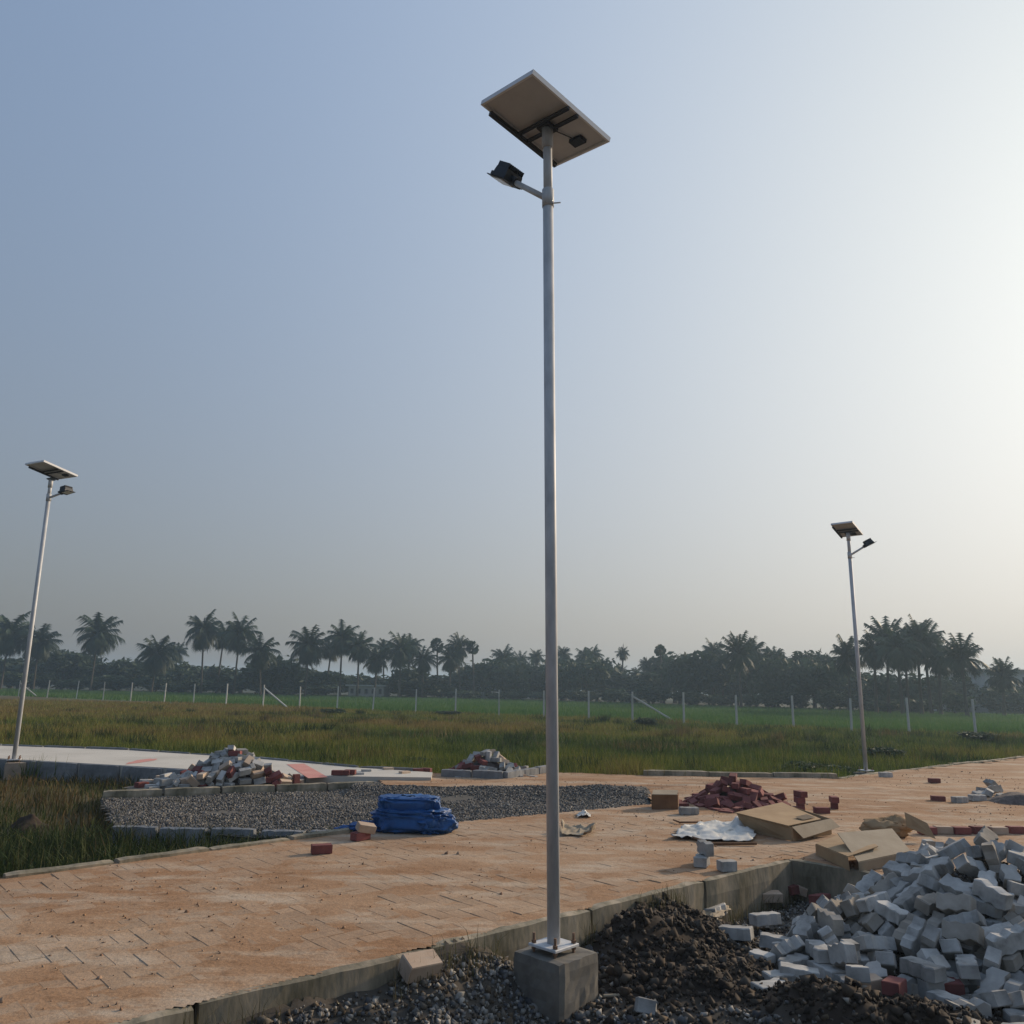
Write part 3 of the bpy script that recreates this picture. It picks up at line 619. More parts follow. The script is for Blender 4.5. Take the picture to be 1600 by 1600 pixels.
    sgn = 1 if (Rp @ Vector((0, 1, 0))).dot(ey) > 0 else -1
    for off in (-.035, .055):
        MB().box(T(0, off * sgn, -.026), (ln - .01, .022, .016), Rp).box(T(0, off * sgn + .009 * sgn, -.036), (ln - .01, .005, .006), Rp).build('mount_rail', M['rail'], fr)
    MB().box(T(-ln / 2 + .012, .03 * sgn, -.032), (.028, wd * .86, .028), Rp).build('edge_rail', M['rail'], fr)
    MB().box(T(ln * .12, wd * .34 * sgn, -.012), (.11, .07, .026), Rp).build('junction_box', M['darkmetal'], fr)
    MB().tube([T(ln * .1, wd * .31 * sgn, -.008), T(ln * .04, wd * .2 * sgn, -.010), T(.0, .07 * sgn, -.02)], .004, 6).build('panel_cable', M['darkmetal'], fr)
    MB().box(L(top) + Vector((0, 0, -.012)), (.12, .10, .02), Rp).build('mount_bracket', M['rail'], root)
    return root
foot = Vector((.285, 4.98, .235)); topp = Vector((.198, 4.93, 5.52))
lamp('tall solar street lamp in the foreground on a square concrete block', foot, topp, (.30, 5.0), math.radians(-44),
     [(-.27, 4.82, 5.62), (.08, 4.43, 5.54), (.65, 4.96, 5.45), (.29, 5.35, 5.53)], atY(857, 312, 4.94), 4.94, (793, 279), 5.2, bsize=.35, bz=-.22)
Y2 = 14.22; k2 = Y2 / 15.46; sc2 = lambda p: (p[0] * k2, p[1] * k2, HC + (p[2] - HC) * k2)
f2 = atY(22, 1186, Y2); t2 = atY(80, 748, Y2)
lamp('small solar street lamp at the left edge beside the pale side road', f2, t2, (f2.x + .07, f2.y - .03), math.radians(26),
     [sc2(p) for p in ((-9.63, 15.26, 5.79), (-9.11, 15.0, 5.79), (-8.78, 15.66, 5.67), (-9.3, 15.92, 5.67))], atY(76, 778, Y2), Y2, (103, 768), Y2 - .15, fmat='footing_sunlit', bsize=.31, bz=-.12)
Y3 = 15.75; k3 = Y3 / 18.68; sc3 = lambda p: (p[0] * k3, p[1] * k3, HC + (p[2] - HC) * k3)
f3 = atY(1353, 1203, Y3); t3 = atY(1325, 832, Y3)
lamp('small solar street lamp at right standing where the meadow meets the road', f3, t3, (f3.x, f3.y), math.radians(20),
     [sc3(p) for p in ((7.59, 18.63, 5.60), (7.96, 18.28, 5.60), (8.39, 18.73, 5.39), (8.02, 19.08, 5.39))], atY(1328, 868, Y3), Y3, (1357, 850), Y3 - .06, bsize=.34, bz=-.1)

# ================================================================ BLOCKS AND BRICKS
zz = [-.109, -.0654, -.0218, .0218, .0654, .109]
outline = [(x, -.0555 + (.0135 if i % 2 else 0)) for i, x in enumerate(zz)] + [(x, .042 + (.0135 if i % 2 else 0)) for i, x in reversed(list(enumerate(zz)))]
BLOCKS = []
for v in range(3):
    m_ = MB().prism(outline, .076, z0=-.038, bev=.05)
    if v: m_.v = [(x + random.gauss(0, .0025), y + random.gauss(0, .0025), z + random.gauss(0, .0015)) for x, y, z in m_.v]
    bm_ = m_.mesh('paver_block'); bm_.materials.append(M['block']); BLOCKS.append(bm_)
half = [p for p in outline if p[0] < .03]; cut = [(random.uniform(.02, .05), y) for y in (-.045, -.02, .0, .022)]
nlow = sum(1 for p in half if p[1] < 0); half = half[:nlow] + cut + half[nlow:]
hb_ = MB().prism(half, .076, z0=-.038, bev=.04).mesh('paver_block'); hb_.materials.append(M['block'])
ds_ = BLOCKS[1].copy(); ds_.materials.clear(); ds_.materials.append(M['block_dusty'])
BLOCKS = BLOCKS * 2 + [hb_, ds_]
BR = {}
for key, mm, sz in (('r', 'brick', (.17, .09, .07)), ('p', 'brickpale', (.17, .09, .07)), ('s', 'block', (.16, .085, .065))):
    bm_ = MB().prism([(-sz[0] / 2, -sz[1] / 2), (sz[0] / 2, -sz[1] / 2), (sz[0] / 2, sz[1] / 2), (-sz[0] / 2, sz[1] / 2)], sz[2], z0=-sz[2] / 2, bev=.05).mesh('brick')
    bm_.materials.append(M[mm]); BR[key] = bm_
def put(kind, loc, quat=None, rz=0.0, label=None, group=None, tilt=(0, 0)):
    me = random.choice(BLOCKS) if kind == 'g' else BR[kind]
    o = link({'g': 'paver_block', 's': 'broken_block'}.get(kind, 'brick'), me); o.location = loc; o.rotation_mode = 'QUATERNION'
    o.rotation_quaternion = Quaternion(quat) if quat is not None else (Matrix.Rotation(rz, 3, 'Z') @ Matrix.Rotation(tilt[0], 3, 'X') @ Matrix.Rotation(tilt[1], 3, 'Y')).to_quaternion()
    return tag(o, label, {'g': 'paver block', 's': 'broken block'}.get(kind, 'brick'), group)
PILES = {'big': [
 ('g',2.681,5.191,0.063,0.111,0.108,0.928,0.338),
 ('g',3.066,5.945,0.503,0.136,-0.885,0.384,-0.228),
 ('g',3.807,5.751,0.416,0.177,-0.951,-0.152,0.201),
 ('g',3.44,5.294,0.285,0.67,-0.363,-0.563,0.32),
 ('g',3.042,6.299,0.421,0.383,-0.255,0.095,0.883),
 ('g',3.832,5.946,0.445,0.848,-0.097,0.248,-0.458),
 ('g',3.307,5.214,0.283,0.489,-0.209,-0.251,0.809),
 ('g',2.171,5.891,0.161,0.948,0.147,0.283,-0.009),
 ('g',2.28,5.731,0.032,0.768,0.091,-0.075,-0.63),
 ('g',3.047,4.992,0.122,0.692,0.094,-0.215,-0.682),
 ('g',3.812,5.586,0.348,0.227,0.23,-0.145,0.935),
 ('g',2.995,5.273,0.19,0.513,0.014,-0.274,0.813),
 ('g',2.903,5.507,0.277,0.269,-0.817,0.508,-0.042),
 ('g',3.568,5.488,0.37,0.022,-0.327,0.904,0.275),
 ('g',2.574,5.97,0.21,0.591,-0.203,-0.173,0.761),
 ('g',2.697,6.366,0.275,0.207,0.233,0.22,-0.924),
 ('g',3.217,6.114,0.575,0.95,-0.106,-0.249,-0.157),
 ('g',3.176,4.808,0.02,0.819,0.007,0.002,0.574),
 ('g',2.669,5.672,0.222,0.962,0.127,-0.236,-0.045),
 ('g',2.726,4.894,0.074,0.242,-0.278,0.922,0.116),
 ('g',3.033,5.488,0.363,0.961,0.121,0.087,-0.232),
 ('g',1.987,4.958,0.117,0.07,0.724,0.682,-0.075),
 ('g',2.088,5.974,0.057,0.965,0.043,-0.159,-0.205),
 ('g',2.687,5.239,0.154,0.185,0.514,-0.803,0.238),
 ('g',3.647,7.146,0.349,0.521,-0.263,0.653,-0.483),
 ('g',2.275,5.235,0.076,0.248,0.567,-0.764,0.184),
 ('g',3.768,5.414,0.359,0.111,0.542,0.832,0.047),
 ('g',3.988,5.89,0.347,0.811,0.179,0.2,0.519),
 ('g',2.483,5.638,0.162,0.74,-0.293,-0.235,0.559),
 ('g',3.078,4.894,0.069,0.687,0.099,-0.212,-0.688),
 ('g',4.146,6.014,0.42,0.673,-0.599,-0.412,-0.136),
 ('g',2.774,5.618,0.33,0.264,-0.029,0.148,-0.953),
 ('g',2.679,5.714,0.325,0.173,0.228,-0.037,-0.958),
 ('g',3.476,6.793,0.397,0.526,0.799,0.249,0.15),
 ('g',2.469,5.084,0.087,0.516,-0.328,0.228,0.758),
 ('g',3.127,5.247,0.291,0.656,0.391,0.298,0.573),
 ('g',3.185,4.935,0.122,0.076,-0.732,-0.633,0.239),
 ('g',4.108,5.824,0.367,0.199,-0.323,-0.611,-0.694),
 ('g',2.96,5.222,0.256,0.038,-0.118,-0.127,0.984),
 ('g',3.735,5.853,0.548,0.401,-0.248,-0.525,0.709),
 ('g',3.139,4.623,0.059,0.168,-0.288,-0.942,0.039),
 ('g',2.721,5.977,0.299,0.266,-0.111,0.957,-0.019),
 ('g',3.199,5.042,0.213,0.915,-0.192,-0.128,0.33),
 ('g',2.846,5.36,0.285,0.071,0.379,0.855,-0.347),
 ('g',2.957,6.205,0.476,0.1,-0.534,-0.798,0.261),
 ('g',4.048,5.989,0.452,0.165,0.653,0.648,0.355),
 ('g',2.721,4.587,0.02,0.09,0,0,0.996),
 ('g',3.195,5.687,0.475,0.126,-0.815,-0.511,-0.243),
 ('g',2.758,5.233,0.26,0.399,-0.795,0.364,-0.276),
 ('g',4.234,6.473,0.441,0.537,0.029,-0.013,0.843),
 ('g',1.635,5.131,0.02,0,0.994,0.108,-0),
 ('g',3.327,4.822,0.062,0.96,0.038,0.215,-0.173),
 ('g',2.533,5.459,0.197,0.594,0.722,0.013,0.354),
 ('g',2.991,4.793,0.134,0.12,0.201,-0.013,-0.972),
 ('g',3.553,5.058,0.232,0.387,0.845,-0.368,-0.001),
 ('g',2.535,5.367,0.195,0.55,0.731,-0.044,0.402),
 ('g',2.164,5.077,0.086,0.358,-0.909,-0.098,-0.188),
 ('g',3.548,7.14,0.361,0.707,0.027,0.707,-0.027),
 ('g',2.855,6.186,0.407,0.836,0.202,-0.095,-0.501),
 ('g',2.852,5.458,0.368,0.403,-0.793,0.36,-0.281),
 ('g',2.816,5.064,0.122,0.647,-0.016,-0.604,-0.464),
 ('g',2.57,5.26,0.187,0.521,-0.577,0.022,0.629),
 ('g',3.849,6.001,0.563,0.241,-0.716,0.646,-0.109),
 ('g',2.539,4.337,0.055,0.164,0.409,0.896,-0.05),
 ('g',2.822,4.837,0.082,0.701,-0.621,-0.35,0.025),
 ('g',3.93,5.54,0.367,0.792,0.052,0.293,-0.533),
 ('g',2.083,5.254,0.091,0.707,-0.027,0.707,0.027),
 ('g',3.729,6.15,0.509,0.504,0.578,0.601,0.227),
 ('g',3.903,5.851,0.485,0.923,0.119,0.249,0.268),
 ('g',2.706,6.101,0.319,0.439,-0.856,-0.205,-0.18),
 ('g',3.54,5.72,0.512,0.491,0.223,-0.164,0.826),
 ('g',2.354,5.351,0.073,0.309,0.87,-0.382,0.037),
 ('g',3.609,5.312,0.347,0.887,0.46,-0.034,-0.015),
 ('g',2.893,5.971,0.423,0.406,0.06,0.565,0.716),
 ('g',3.588,5.245,0.256,0.007,-0.019,-0.46,0.888),
 ('g',3.227,6.522,0.478,0.354,0.75,0.524,0.193),
 ('g',3.157,4.694,0.135,0.019,-0.979,-0.095,0.177),
 ('g',3.498,6.702,0.483,0.334,0.281,-0.477,-0.763),
 ('g',2.298,6.128,0.164,0.632,-0.193,0.298,-0.689),
 ('g',3.076,6.404,0.449,0.832,-0.466,0.022,-0.301),
 ('g',3.396,6.872,0.425,0.146,0.223,-0.947,-0.178),
 ('g',2.485,5.824,0.287,0.967,-0.135,-0.12,0.18),
 ('g',2.525,5.63,0.269,0.023,-0.81,0.581,0.078),
 ('g',2.304,5.411,0.143,0.029,0.146,-0.966,0.212),
 ('g',3.071,5.424,0.439,0.463,-0.29,-0.65,0.528),
 ('g',2.506,5.202,0.089,0.656,-0.28,-0.302,-0.633),
 ('g',3.346,5.699,0.515,0.199,-0.769,-0.576,-0.19),
 ('g',3.657,5.765,0.515,0.579,-0.2,-0.59,0.526),
 ('g',2.378,5.908,0.238,0.493,-0.751,-0.376,0.228),
 ('g',2.007,5.181,0.15,0.553,0.387,0.613,0.41),
 ('g',3.358,5.516,0.434,0.019,0.983,-0.143,-0.114),
 ('g',4.213,6.209,0.413,0.173,0.651,0.675,0.301),
 ('g',2.797,4.688,0.067,0.948,-0.259,0.093,0.159),
 ('g',3.568,6.007,0.605,0.125,-0.785,-0.558,0.238),
 ('g',2.091,5.735,0.02,0.229,-0,-0,0.973),
 ('g',2.451,4.974,0.038,0.696,-0.697,-0.122,0.122),
 ('g',2.198,5.428,0.02,0.448,0,-0,-0.894),
 ('g',1.937,5.271,0.02,0.801,-0,-0,-0.599),
 ('g',2.433,5.978,0.126,0.241,0.385,0.883,0.115),
 ('g',2.358,5.82,0.1,0.293,0.683,-0.605,-0.284),
 ('g',3.169,5.186,0.176,0.329,0.156,0.226,-0.904),
 ('g',2.798,5.87,0.336,0.031,-0.96,-0.089,-0.265),
 ('g',2.709,6.199,0.274,0.961,-0.101,-0.249,0.067),
 ('g',2.769,4.99,0.043,0.388,-0.108,-0.245,0.882),
 ('g',2.33,5.565,0.104,0.184,-0.167,0.237,-0.939),
 ('g',1.865,5.689,0.02,0.1,-0,0,-0.995),
 ('g',2.433,4.804,0.02,0.52,0,0,0.854),
 ('g',2.95,4.99,0.052,0.655,-0.032,-0.174,0.735),
 ('g',2.126,5.729,0.096,0.7,-0,-0,0.714),
 ('g',1.998,5.884,0.09,0.208,-0.423,0.101,0.876),
 ('g',2.132,6.065,0.086,0.601,0.723,-0.341,0.01),
 ('g',3.009,5.702,0.406,0.071,0.544,0.794,0.262),
 ('g',2.968,4.766,0.02,0,-0.685,-0.728,0),
 ('g',2.145,5.706,0.19,0.477,0.477,0.522,0.522),
 ('g',2.316,5.016,0.038,0.149,0.149,-0.691,-0.691),
 ('g',3.311,5.366,0.366,0.328,-0.813,0.451,-0.166),
 ('g',2.599,5.021,0.038,0.574,0.574,-0.413,-0.413),
 ('g',2.776,5.34,0.182,0.262,0.866,-0.395,-0.16),
 ('g',1.517,4.965,0.02,0,0.22,-0.975,0),
 ('g',2.712,5.481,0.202,0.361,-0.01,0.732,-0.578),
 ('g',2.451,6.136,0.201,0.284,-0.782,-0.403,0.381),
 ('g',1.789,5.404,0.02,0.945,-0,0,0.327),
 ('g',2.302,4.517,0.02,0,-0.317,-0.949,0),
 ('g',2.66,5.028,0.14,0.848,-0.056,-0.034,0.526),
 ('g',2.914,5.149,0.149,0.496,-0.107,-0.11,0.855),
 ('g',1.99,5.02,0.02,0.686,-0,-0,0.728),
 ('g',3.374,5.067,0.168,0.71,0.039,0.094,-0.697),
 ('g',2.383,4.987,0.133,0.534,-0,0,0.846),
 ('g',1.969,5.694,0.137,0.422,0.18,0.036,-0.888),
 ('g',2.59,4.744,0.06,0.572,-0.168,0.121,0.794),
 ('g',2.44,4.642,0.038,0.057,0.057,-0.705,-0.705),
 ('g',2.054,5.511,0.149,0.382,0.497,-0.711,-0.319),
 ('g',2.951,5.104,0.256,0.673,0.724,-0.081,0.129),
 ('g',1.953,5.404,0.096,0.726,0,0,0.687),
 ('g',2.229,5.72,0.12,0.473,0.563,-0.506,-0.451),
 ('g',2.418,5.75,0.181,0.664,-0.332,-0.175,0.647),
 ('g',3.208,4.563,0.114,0.154,0.227,-0.96,-0.061),
 ('g',3.383,4.865,0.128,0.035,-0.957,0.188,0.216),
 ('g',1.8,5.538,0.068,0.174,0.178,-0.377,-0.892),
 ('g',1.595,5.52,0.02,0.001,-0.415,-0.91,0.001),
 ('g',2.285,5.935,0.21,0.856,0.319,0.219,0.342),
 ('g',3.413,6.04,0.664,-0.408,0.051,-0.345,0.843),
 ('g',3.704,5.64,0.399,0.404,-0.156,-0.168,0.886),
 ('g',3.323,5.819,0.567,-0.766,-0.204,-0.577,0.196),
 ('g',3.174,5.395,0.286,-0.106,-0.194,-0.062,0.973),
 ('g',2.991,6.055,0.442,0.24,0.002,-0.03,0.97),
 ('g',3.173,6.294,0.46,-0.267,0.081,0.037,0.96),
 ('g',3.171,5.836,0.518,0.897,-0.359,0.096,0.24),
 ('g',3.455,6.198,0.561,0.097,0.235,0.171,0.952),
 ('g',2.551,6.432,0.113,-0.716,-0.009,-0.015,0.698),
 ('g',2.826,6.059,0.343,0.964,0.24,-0.028,0.113),
 ('g',2.559,5.799,0.169,-0.983,0.084,0.086,0.139),
 ('g',2.871,5.701,0.321,-0.994,-0.057,0.093,0.015),
 ('g',3.526,5.865,0.576,-0.39,0.064,-0.094,0.914),
 ('g',3.079,5.126,0.108,-0.794,-0.079,-0.059,0.6),
 ('g',3.26,5.931,0.595,-0.309,0.021,0.152,0.939),
 ('g',3.135,5.582,0.383,0.039,0.411,0.092,0.906),
 ('g',2.652,6.733,0.047,0.839,-0.047,-0.172,0.514),
 ('g',2.854,6.306,0.31,0.762,-0.15,-0.211,0.593),
 ('g',3.105,6.159,0.487,-0.144,-0.072,0.094,0.983),
 ('g',3.422,5.194,0.183,0.741,0.023,0.131,0.658),
 ('g',2.596,6.181,0.194,0.568,0.02,-0.04,0.822),
 ('g',3.249,5.053,0.088,0.077,0.201,-0.132,0.968),
 ('g',3.69,5.524,0.344,-0.715,0.029,-0.01,0.698),
 ('g',2.928,5.846,0.391,0.155,0.199,0.072,0.965),
 ('g',3.498,5.594,0.428,0.877,-0.299,0.333,0.174),
 ('g',2.664,6.508,0.145,0.312,0.17,-0.364,0.861),
 ('g',2.58,5.33,0.043,-0.146,-0.445,0.226,0.854),
 ('g',3.255,5.481,0.352,0.811,0.027,0.004,0.584),
 ('g',3.046,5.395,0.254,-0.381,0.004,0.027,0.924),
 ('g',2.823,5.229,0.095,-0.158,-0.127,-0.156,0.967),
 ('g',3.41,5.896,0.625,0.926,0.139,-0.258,0.236),
],
'left': [
 ('p',-4.091,11.686,0.39,0.179,0.038,0.972,0.146),
 ('s',-3.756,11.899,0.523,0.111,0.157,-0.915,-0.354),
 ('s',-3.965,11.643,0.302,0.272,-0.643,-0.665,-0.264),
 ('r',-4.209,11.549,0.242,0.011,0.191,0.98,0.057),
 ('s',-4.58,11.558,0.255,0.274,0.132,0.414,0.858),
 ('s',-3.361,12.105,0.375,0.584,0.715,0.384,-0.008),
 ('s',-4.093,11.599,0.277,0.289,-0.245,-0.856,0.352),
 ('s',-5.198,12.096,0.235,0.985,-0,-0,0.171),
 ('s',-3.819,11.794,0.489,0.16,0.013,0.922,0.352),
 ('s',-4.485,11.874,0.366,0.86,0.329,-0.102,-0.377),
 ('s',-3.949,11.627,0.377,0.236,-0.599,0.706,0.296),
 ('p',-4.644,11.791,0.264,0.159,-0.35,0.92,0.068),
 ('s',-4.635,11.443,0.312,0.655,-0.615,-0.331,0.288),
 ('s',-3.823,11.696,0.364,0.881,0.147,-0.238,0.381),
 ('s',-4.699,11.885,0.308,0.486,-0.737,0.118,0.456),
 ('s',-4.383,11.457,0.244,0.067,0.067,-0.704,-0.704),
 ('s',-4.614,11.45,0.234,0,-0.179,-0.984,-0),
 ('s',-3.939,11.868,0.538,0.022,-0.096,0.911,0.4),
 ('s',-3.277,12.085,0.306,0.263,-0.278,0.09,-0.919),
 ('s',-3.713,11.817,0.434,0.584,0.328,-0.191,0.718),
 ('s',-3.664,11.714,0.442,0.239,0.239,-0.473,-0.814),
 ('s',-4.096,11.802,0.459,0.653,0.239,-0.316,0.646),
 ('p',-3.525,11.845,0.395,0.363,0.196,-0.359,-0.837),
 ('p',-3.05,12.385,0.237,0.701,0,0,0.713),
 ('s',-4.233,11.552,0.319,0.666,0.744,-0.046,-0.018),
 ('p',-4.701,11.998,0.289,0.282,-0.367,0.885,-0.047),
 ('s',-3.606,11.819,0.458,0.003,-0.57,-0.521,0.635),
 ('s',-4.076,11.561,0.365,0.377,0.61,0.478,0.506),
 ('s',-3.584,11.92,0.468,0.159,-0.148,-0.463,-0.859),
 ('r',-3.843,11.67,0.435,0.27,0.657,-0.455,-0.537),
 ('r',-3.05,12.159,0.287,0.282,-0.652,0.285,0.643),
 ('s',-4.428,11.703,0.336,0.541,0.253,-0.723,-0.348),
 ('p',-4.41,11.557,0.318,0.232,0.289,-0.585,-0.721),
 ('p',-5.088,12.389,0.247,0.705,-0.705,0.059,-0.059),
 ('p',-3.172,12.02,0.265,0.489,0.781,0.352,0.164),
 ('p',-3.179,12.096,0.322,0.15,-0.869,-0.391,0.264),
 ('r',-3.302,11.957,0.362,0.129,-0.296,0.895,0.307),
 ('s',-4.496,11.402,0.283,0.597,0.454,-0.168,-0.639),
 ('s',-5.096,11.907,0.235,0.96,-0,0,-0.28),
 ('p',-4.274,11.443,0.327,0.604,0.647,0.452,-0.11),
 ('s',-4.869,11.531,0.234,0,-0.964,-0.266,0),
 ('r',-5.095,11.74,0.237,0.86,-0,-0,0.51),
 ('s',-4.527,11.826,0.325,0.843,-0.374,0.197,-0.333),
 ('p',-4.178,11.525,0.397,0.025,-0.735,-0.676,-0.053),
 ('r',-4.236,11.679,0.393,0.505,-0.612,-0.292,0.535),
 ('s',-4.531,11.652,0.302,0.513,0.006,-0.041,0.858),
 ('s',-3.193,12.232,0.296,0.024,-0.883,-0.063,-0.465),
 ('s',-4.82,11.697,0.299,0.061,0,0,-0.998),
 ('s',-4.591,11.959,0.343,0.316,0.304,0.061,-0.896),
 ('r',-3.398,11.916,0.422,0.076,-0.753,0.576,-0.308),
 ('s',-4.224,11.811,0.436,0.919,0.377,-0.084,-0.072),
 ('s',-4.725,12.192,0.293,0.158,0.582,-0.783,-0.152),
 ('s',-4.711,11.502,0.286,0.388,0.751,0.227,0.484),
 ('r',-4.387,11.89,0.432,0.9,0.318,-0.135,-0.267),
 ('s',-3.458,12.026,0.477,0.077,-0.034,0.825,-0.558),
 ('s',-4.769,11.345,0.234,0.879,0,-0,0.476),
 ('s',-4.338,11.782,0.367,0.37,-0.891,0.259,-0.053),
 ('p',-3.673,11.867,0.563,0.023,-0.656,0.663,0.359),
 ('p',-5.051,12.043,0.237,0,0.977,0.215,-0),
 ('p',-3.958,11.771,0.495,0.049,0.266,0.325,-0.906),
 ('s',-3.545,11.89,0.526,0.294,-0.932,-0.071,0.197),
 ('s',-4.876,12.009,0.329,0.074,-0.593,0.801,-0.027),
 ('s',-4.112,11.889,0.545,0.091,0.021,0.92,0.381),
 ('s',-3.774,12.193,0.598,-0.527,-0.202,0.11,0.818),
 ('s',-3.802,12.001,0.609,0.965,-0.06,0.104,0.233),
 ('p',-4.492,12.066,0.422,0.946,-0.042,0.303,0.103),
 ('s',-3.655,11.729,0.313,0.947,0.128,0.017,0.294),
 ('r',-3.388,11.898,0.315,0.588,0.004,0.041,0.808),
 ('s',-3.877,12.162,0.674,-0.371,0.044,-0.085,0.924),
 ('s',-3.986,12.053,0.719,0.659,-0.126,0.093,0.736),
 ('s',-4.273,11.973,0.529,-0.494,-0.197,-0.135,0.836),
 ('s',-3.856,11.639,0.265,0.18,0.037,-0.062,0.981),
 ('s',-4.148,12.072,0.653,-0.963,-0.019,0.055,0.263),
 ('r',-4.608,12.185,0.336,0.538,0.39,-0.096,0.741),
 ('s',-4.073,11.992,0.638,0.462,0.012,-0.3,0.835),
 ('r',-3.29,11.926,0.267,0.476,-0.16,-0.253,0.827),
 ('s',-4.392,12.073,0.49,0.953,-0.049,0.261,0.147),
 ('r',-4.611,12.066,0.343,0.273,0.119,-0.178,0.938),
 ('s',-4.067,12.163,0.68,-0.9,0.014,-0.025,0.434),
 ('s',-3.744,12.095,0.61,-0.812,0.284,0.063,0.506),
 ('r',-3.916,12.003,0.657,0.01,-0.006,0.025,1),
 ('s',-4.363,11.977,0.479,0.041,-0.1,0.062,0.992),
 ('s',-4.258,12.062,0.578,0.527,-0.199,0.371,0.739),
 ('s',-3.47,11.811,0.305,0.744,0.656,-0.03,0.127),
 ('s',-4.17,11.975,0.584,0.77,0.128,-0.043,0.624),
 ('s',-3.668,12.134,0.556,0.252,-0.034,-0.212,0.944),
 ('s',-3.88,11.94,0.585,-0.982,-0.023,0.002,0.186),
 ('p',-3.494,11.961,0.409,-0.516,0.286,0.272,0.76),
 ('s',-4.017,11.922,0.576,0.996,-0.042,0.023,0.074),
],
'mid': [
 ('s',-0.234,13.331,0.282,0.608,0.362,-0.608,0.362),
 ('s',-0.313,13.354,0.282,0.085,-0.702,0.085,0.702),
 ('p',0.239,13.583,0.249,0.597,-0.633,0.358,-0.338),
 ('r',-0.759,13.774,0.362,0.475,0.299,0.03,-0.827),
 ('s',0.029,13.671,0.324,0.74,0.317,-0.005,0.594),
 ('r',-0.909,13.92,0.302,0.93,0.07,-0.274,-0.236),
 ('s',0.229,14.394,0.307,0.072,0.985,0.147,-0.057),
 ('s',0.316,14.19,0.283,0.159,0.701,-0.165,0.675),
 ('s',0.416,13.6,0.234,0.321,0,0,0.947),
 ('p',-0.111,13.978,0.508,0.92,-0.08,0.268,-0.275),
 ('r',-0.875,13.574,0.291,0.318,0.359,-0.852,0.209),
 ('r',-0.756,14.007,0.397,0.08,0.956,0.059,0.276),
 ('s',-0.747,13.304,0.235,0.508,-0,0,-0.861),
 ('s',0.195,13.47,0.244,0.616,-0.616,0.347,-0.347),
 ('s',-0.358,13.527,0.323,0.38,0.819,0.185,0.387),
 ('r',-0.403,13.723,0.456,-0.876,-0.004,-0.115,0.469),
 ('s',-0.819,13.884,0.342,-0.946,0.164,0.183,0.213),
 ('r',0.086,14.033,0.36,0.95,0.275,-0.029,0.147),
 ('s',-0.191,13.9,0.539,0.783,0.176,-0.325,0.501),
 ('s',0.142,13.843,0.32,-0.904,-0.331,0.225,0.15),
 ('p',-0.293,13.992,0.599,0.981,-0.037,-0.034,0.19),
 ('s',-0.613,13.97,0.479,0.761,0.302,-0.226,0.528),
 ('p',0.115,13.728,0.296,0.92,0.096,-0.16,0.344),
 ('p',-0.06,13.897,0.457,0.943,-0.106,0.15,0.278),
 ('s',-0.493,13.999,0.549,-0.951,0.232,-0.062,0.194),
 ('s',-0.182,13.806,0.487,0.165,-0,-0.001,0.986),
 ('r',-0.644,13.727,0.383,0.157,-0.137,0.112,0.972),
 ('s',-0.249,13.595,0.345,-0.086,0.099,0.232,0.964),
 ('r',-0.512,13.64,0.369,-0.062,-0.018,-0.008,0.998),
 ('s',0.028,13.913,0.404,-0.779,-0.013,0.062,0.624),
 ('r',-0.488,13.833,0.518,0.629,-0.084,-0.145,0.759),
 ('s',-0.653,13.848,0.436,-0.995,0.034,-0.045,0.078),
 ('s',-0.308,13.821,0.538,0.622,-0.288,0.632,0.361),
 ('s',-0.368,13.882,0.592,0.915,0.044,-0.122,0.382),
 ('p',-0.591,14.101,0.45,0.039,-0.127,0.18,0.975),
 ('s',0.039,13.815,0.375,0.966,-0.181,-0.182,0.022),
 ('s',-0.399,13.618,0.37,0.764,0.089,0.035,0.638),
 ('s',-0.081,13.573,0.288,-0.58,0.217,0.013,0.785),
 ('s',-0.079,13.729,0.394,-0.666,-0.234,-0.062,0.705),
],
'red': [
 ('r',2.883,10.107,0.237,0,-0.356,-0.935,0),
 ('r',2.376,10.9,0.274,0.202,-0.246,0.942,-0.109),
 ('r',2.415,10.513,0.244,0.067,-0.767,0.635,-0.056),
 ('r',3.334,10.855,0.379,0.253,-0.304,-0.916,0.062),
 ('r',3.462,10.59,0.265,0.487,0.833,0.245,0.089),
 ('r',2.537,10.249,0.237,0,0.858,-0.514,-0),
 ('r',3.534,10.745,0.265,0.311,-0.147,0.204,-0.917),
 ('r',2.466,11.205,0.251,0.385,-0.092,0.027,0.918),
 ('r',2.181,10.488,0.247,0.707,-0.707,-0.003,0.003),
 ('r',3.586,10.397,0.247,0.707,-0.707,-0,0),
 ('r',2.911,10.203,0.284,0.289,0.612,-0.735,0.043),
 ('r',3.315,10.499,0.274,0.116,-0.822,0.512,0.221),
 ('r',2.624,10.067,0.237,0,-0.309,-0.951,-0),
 ('r',2.179,10.762,0.247,0.636,-0.636,-0.31,0.31),
 ('r',3.491,10.779,0.343,0.181,0.94,-0.252,0.14),
 ('r',2.532,10.377,0.304,0.133,-0.274,-0.385,0.871),
 ('r',2.954,10.34,0.25,0.166,-0.005,-0.132,0.977),
 ('r',2.5,10.815,0.339,0.258,0.019,0.966,0.028),
 ('r',2.603,10.615,0.335,0.142,0.206,0.934,0.254),
 ('r',2.594,10.411,0.261,0.145,-0.37,-0.882,0.253),
 ('r',3.043,10.186,0.247,0.198,0.198,-0.679,-0.679),
 ('r',2.384,10.731,0.266,0.688,0.198,-0.1,-0.691),
 ('r',2.596,10.529,0.298,0.857,-0.45,0.106,-0.228),
 ('r',2.98,10.471,0.317,0.638,0.213,0.238,-0.701),
 ('r',2.173,10.58,0.247,0.075,-0.075,0.703,-0.703),
 ('r',2.785,10.197,0.247,0.608,-0.608,-0.361,0.361),
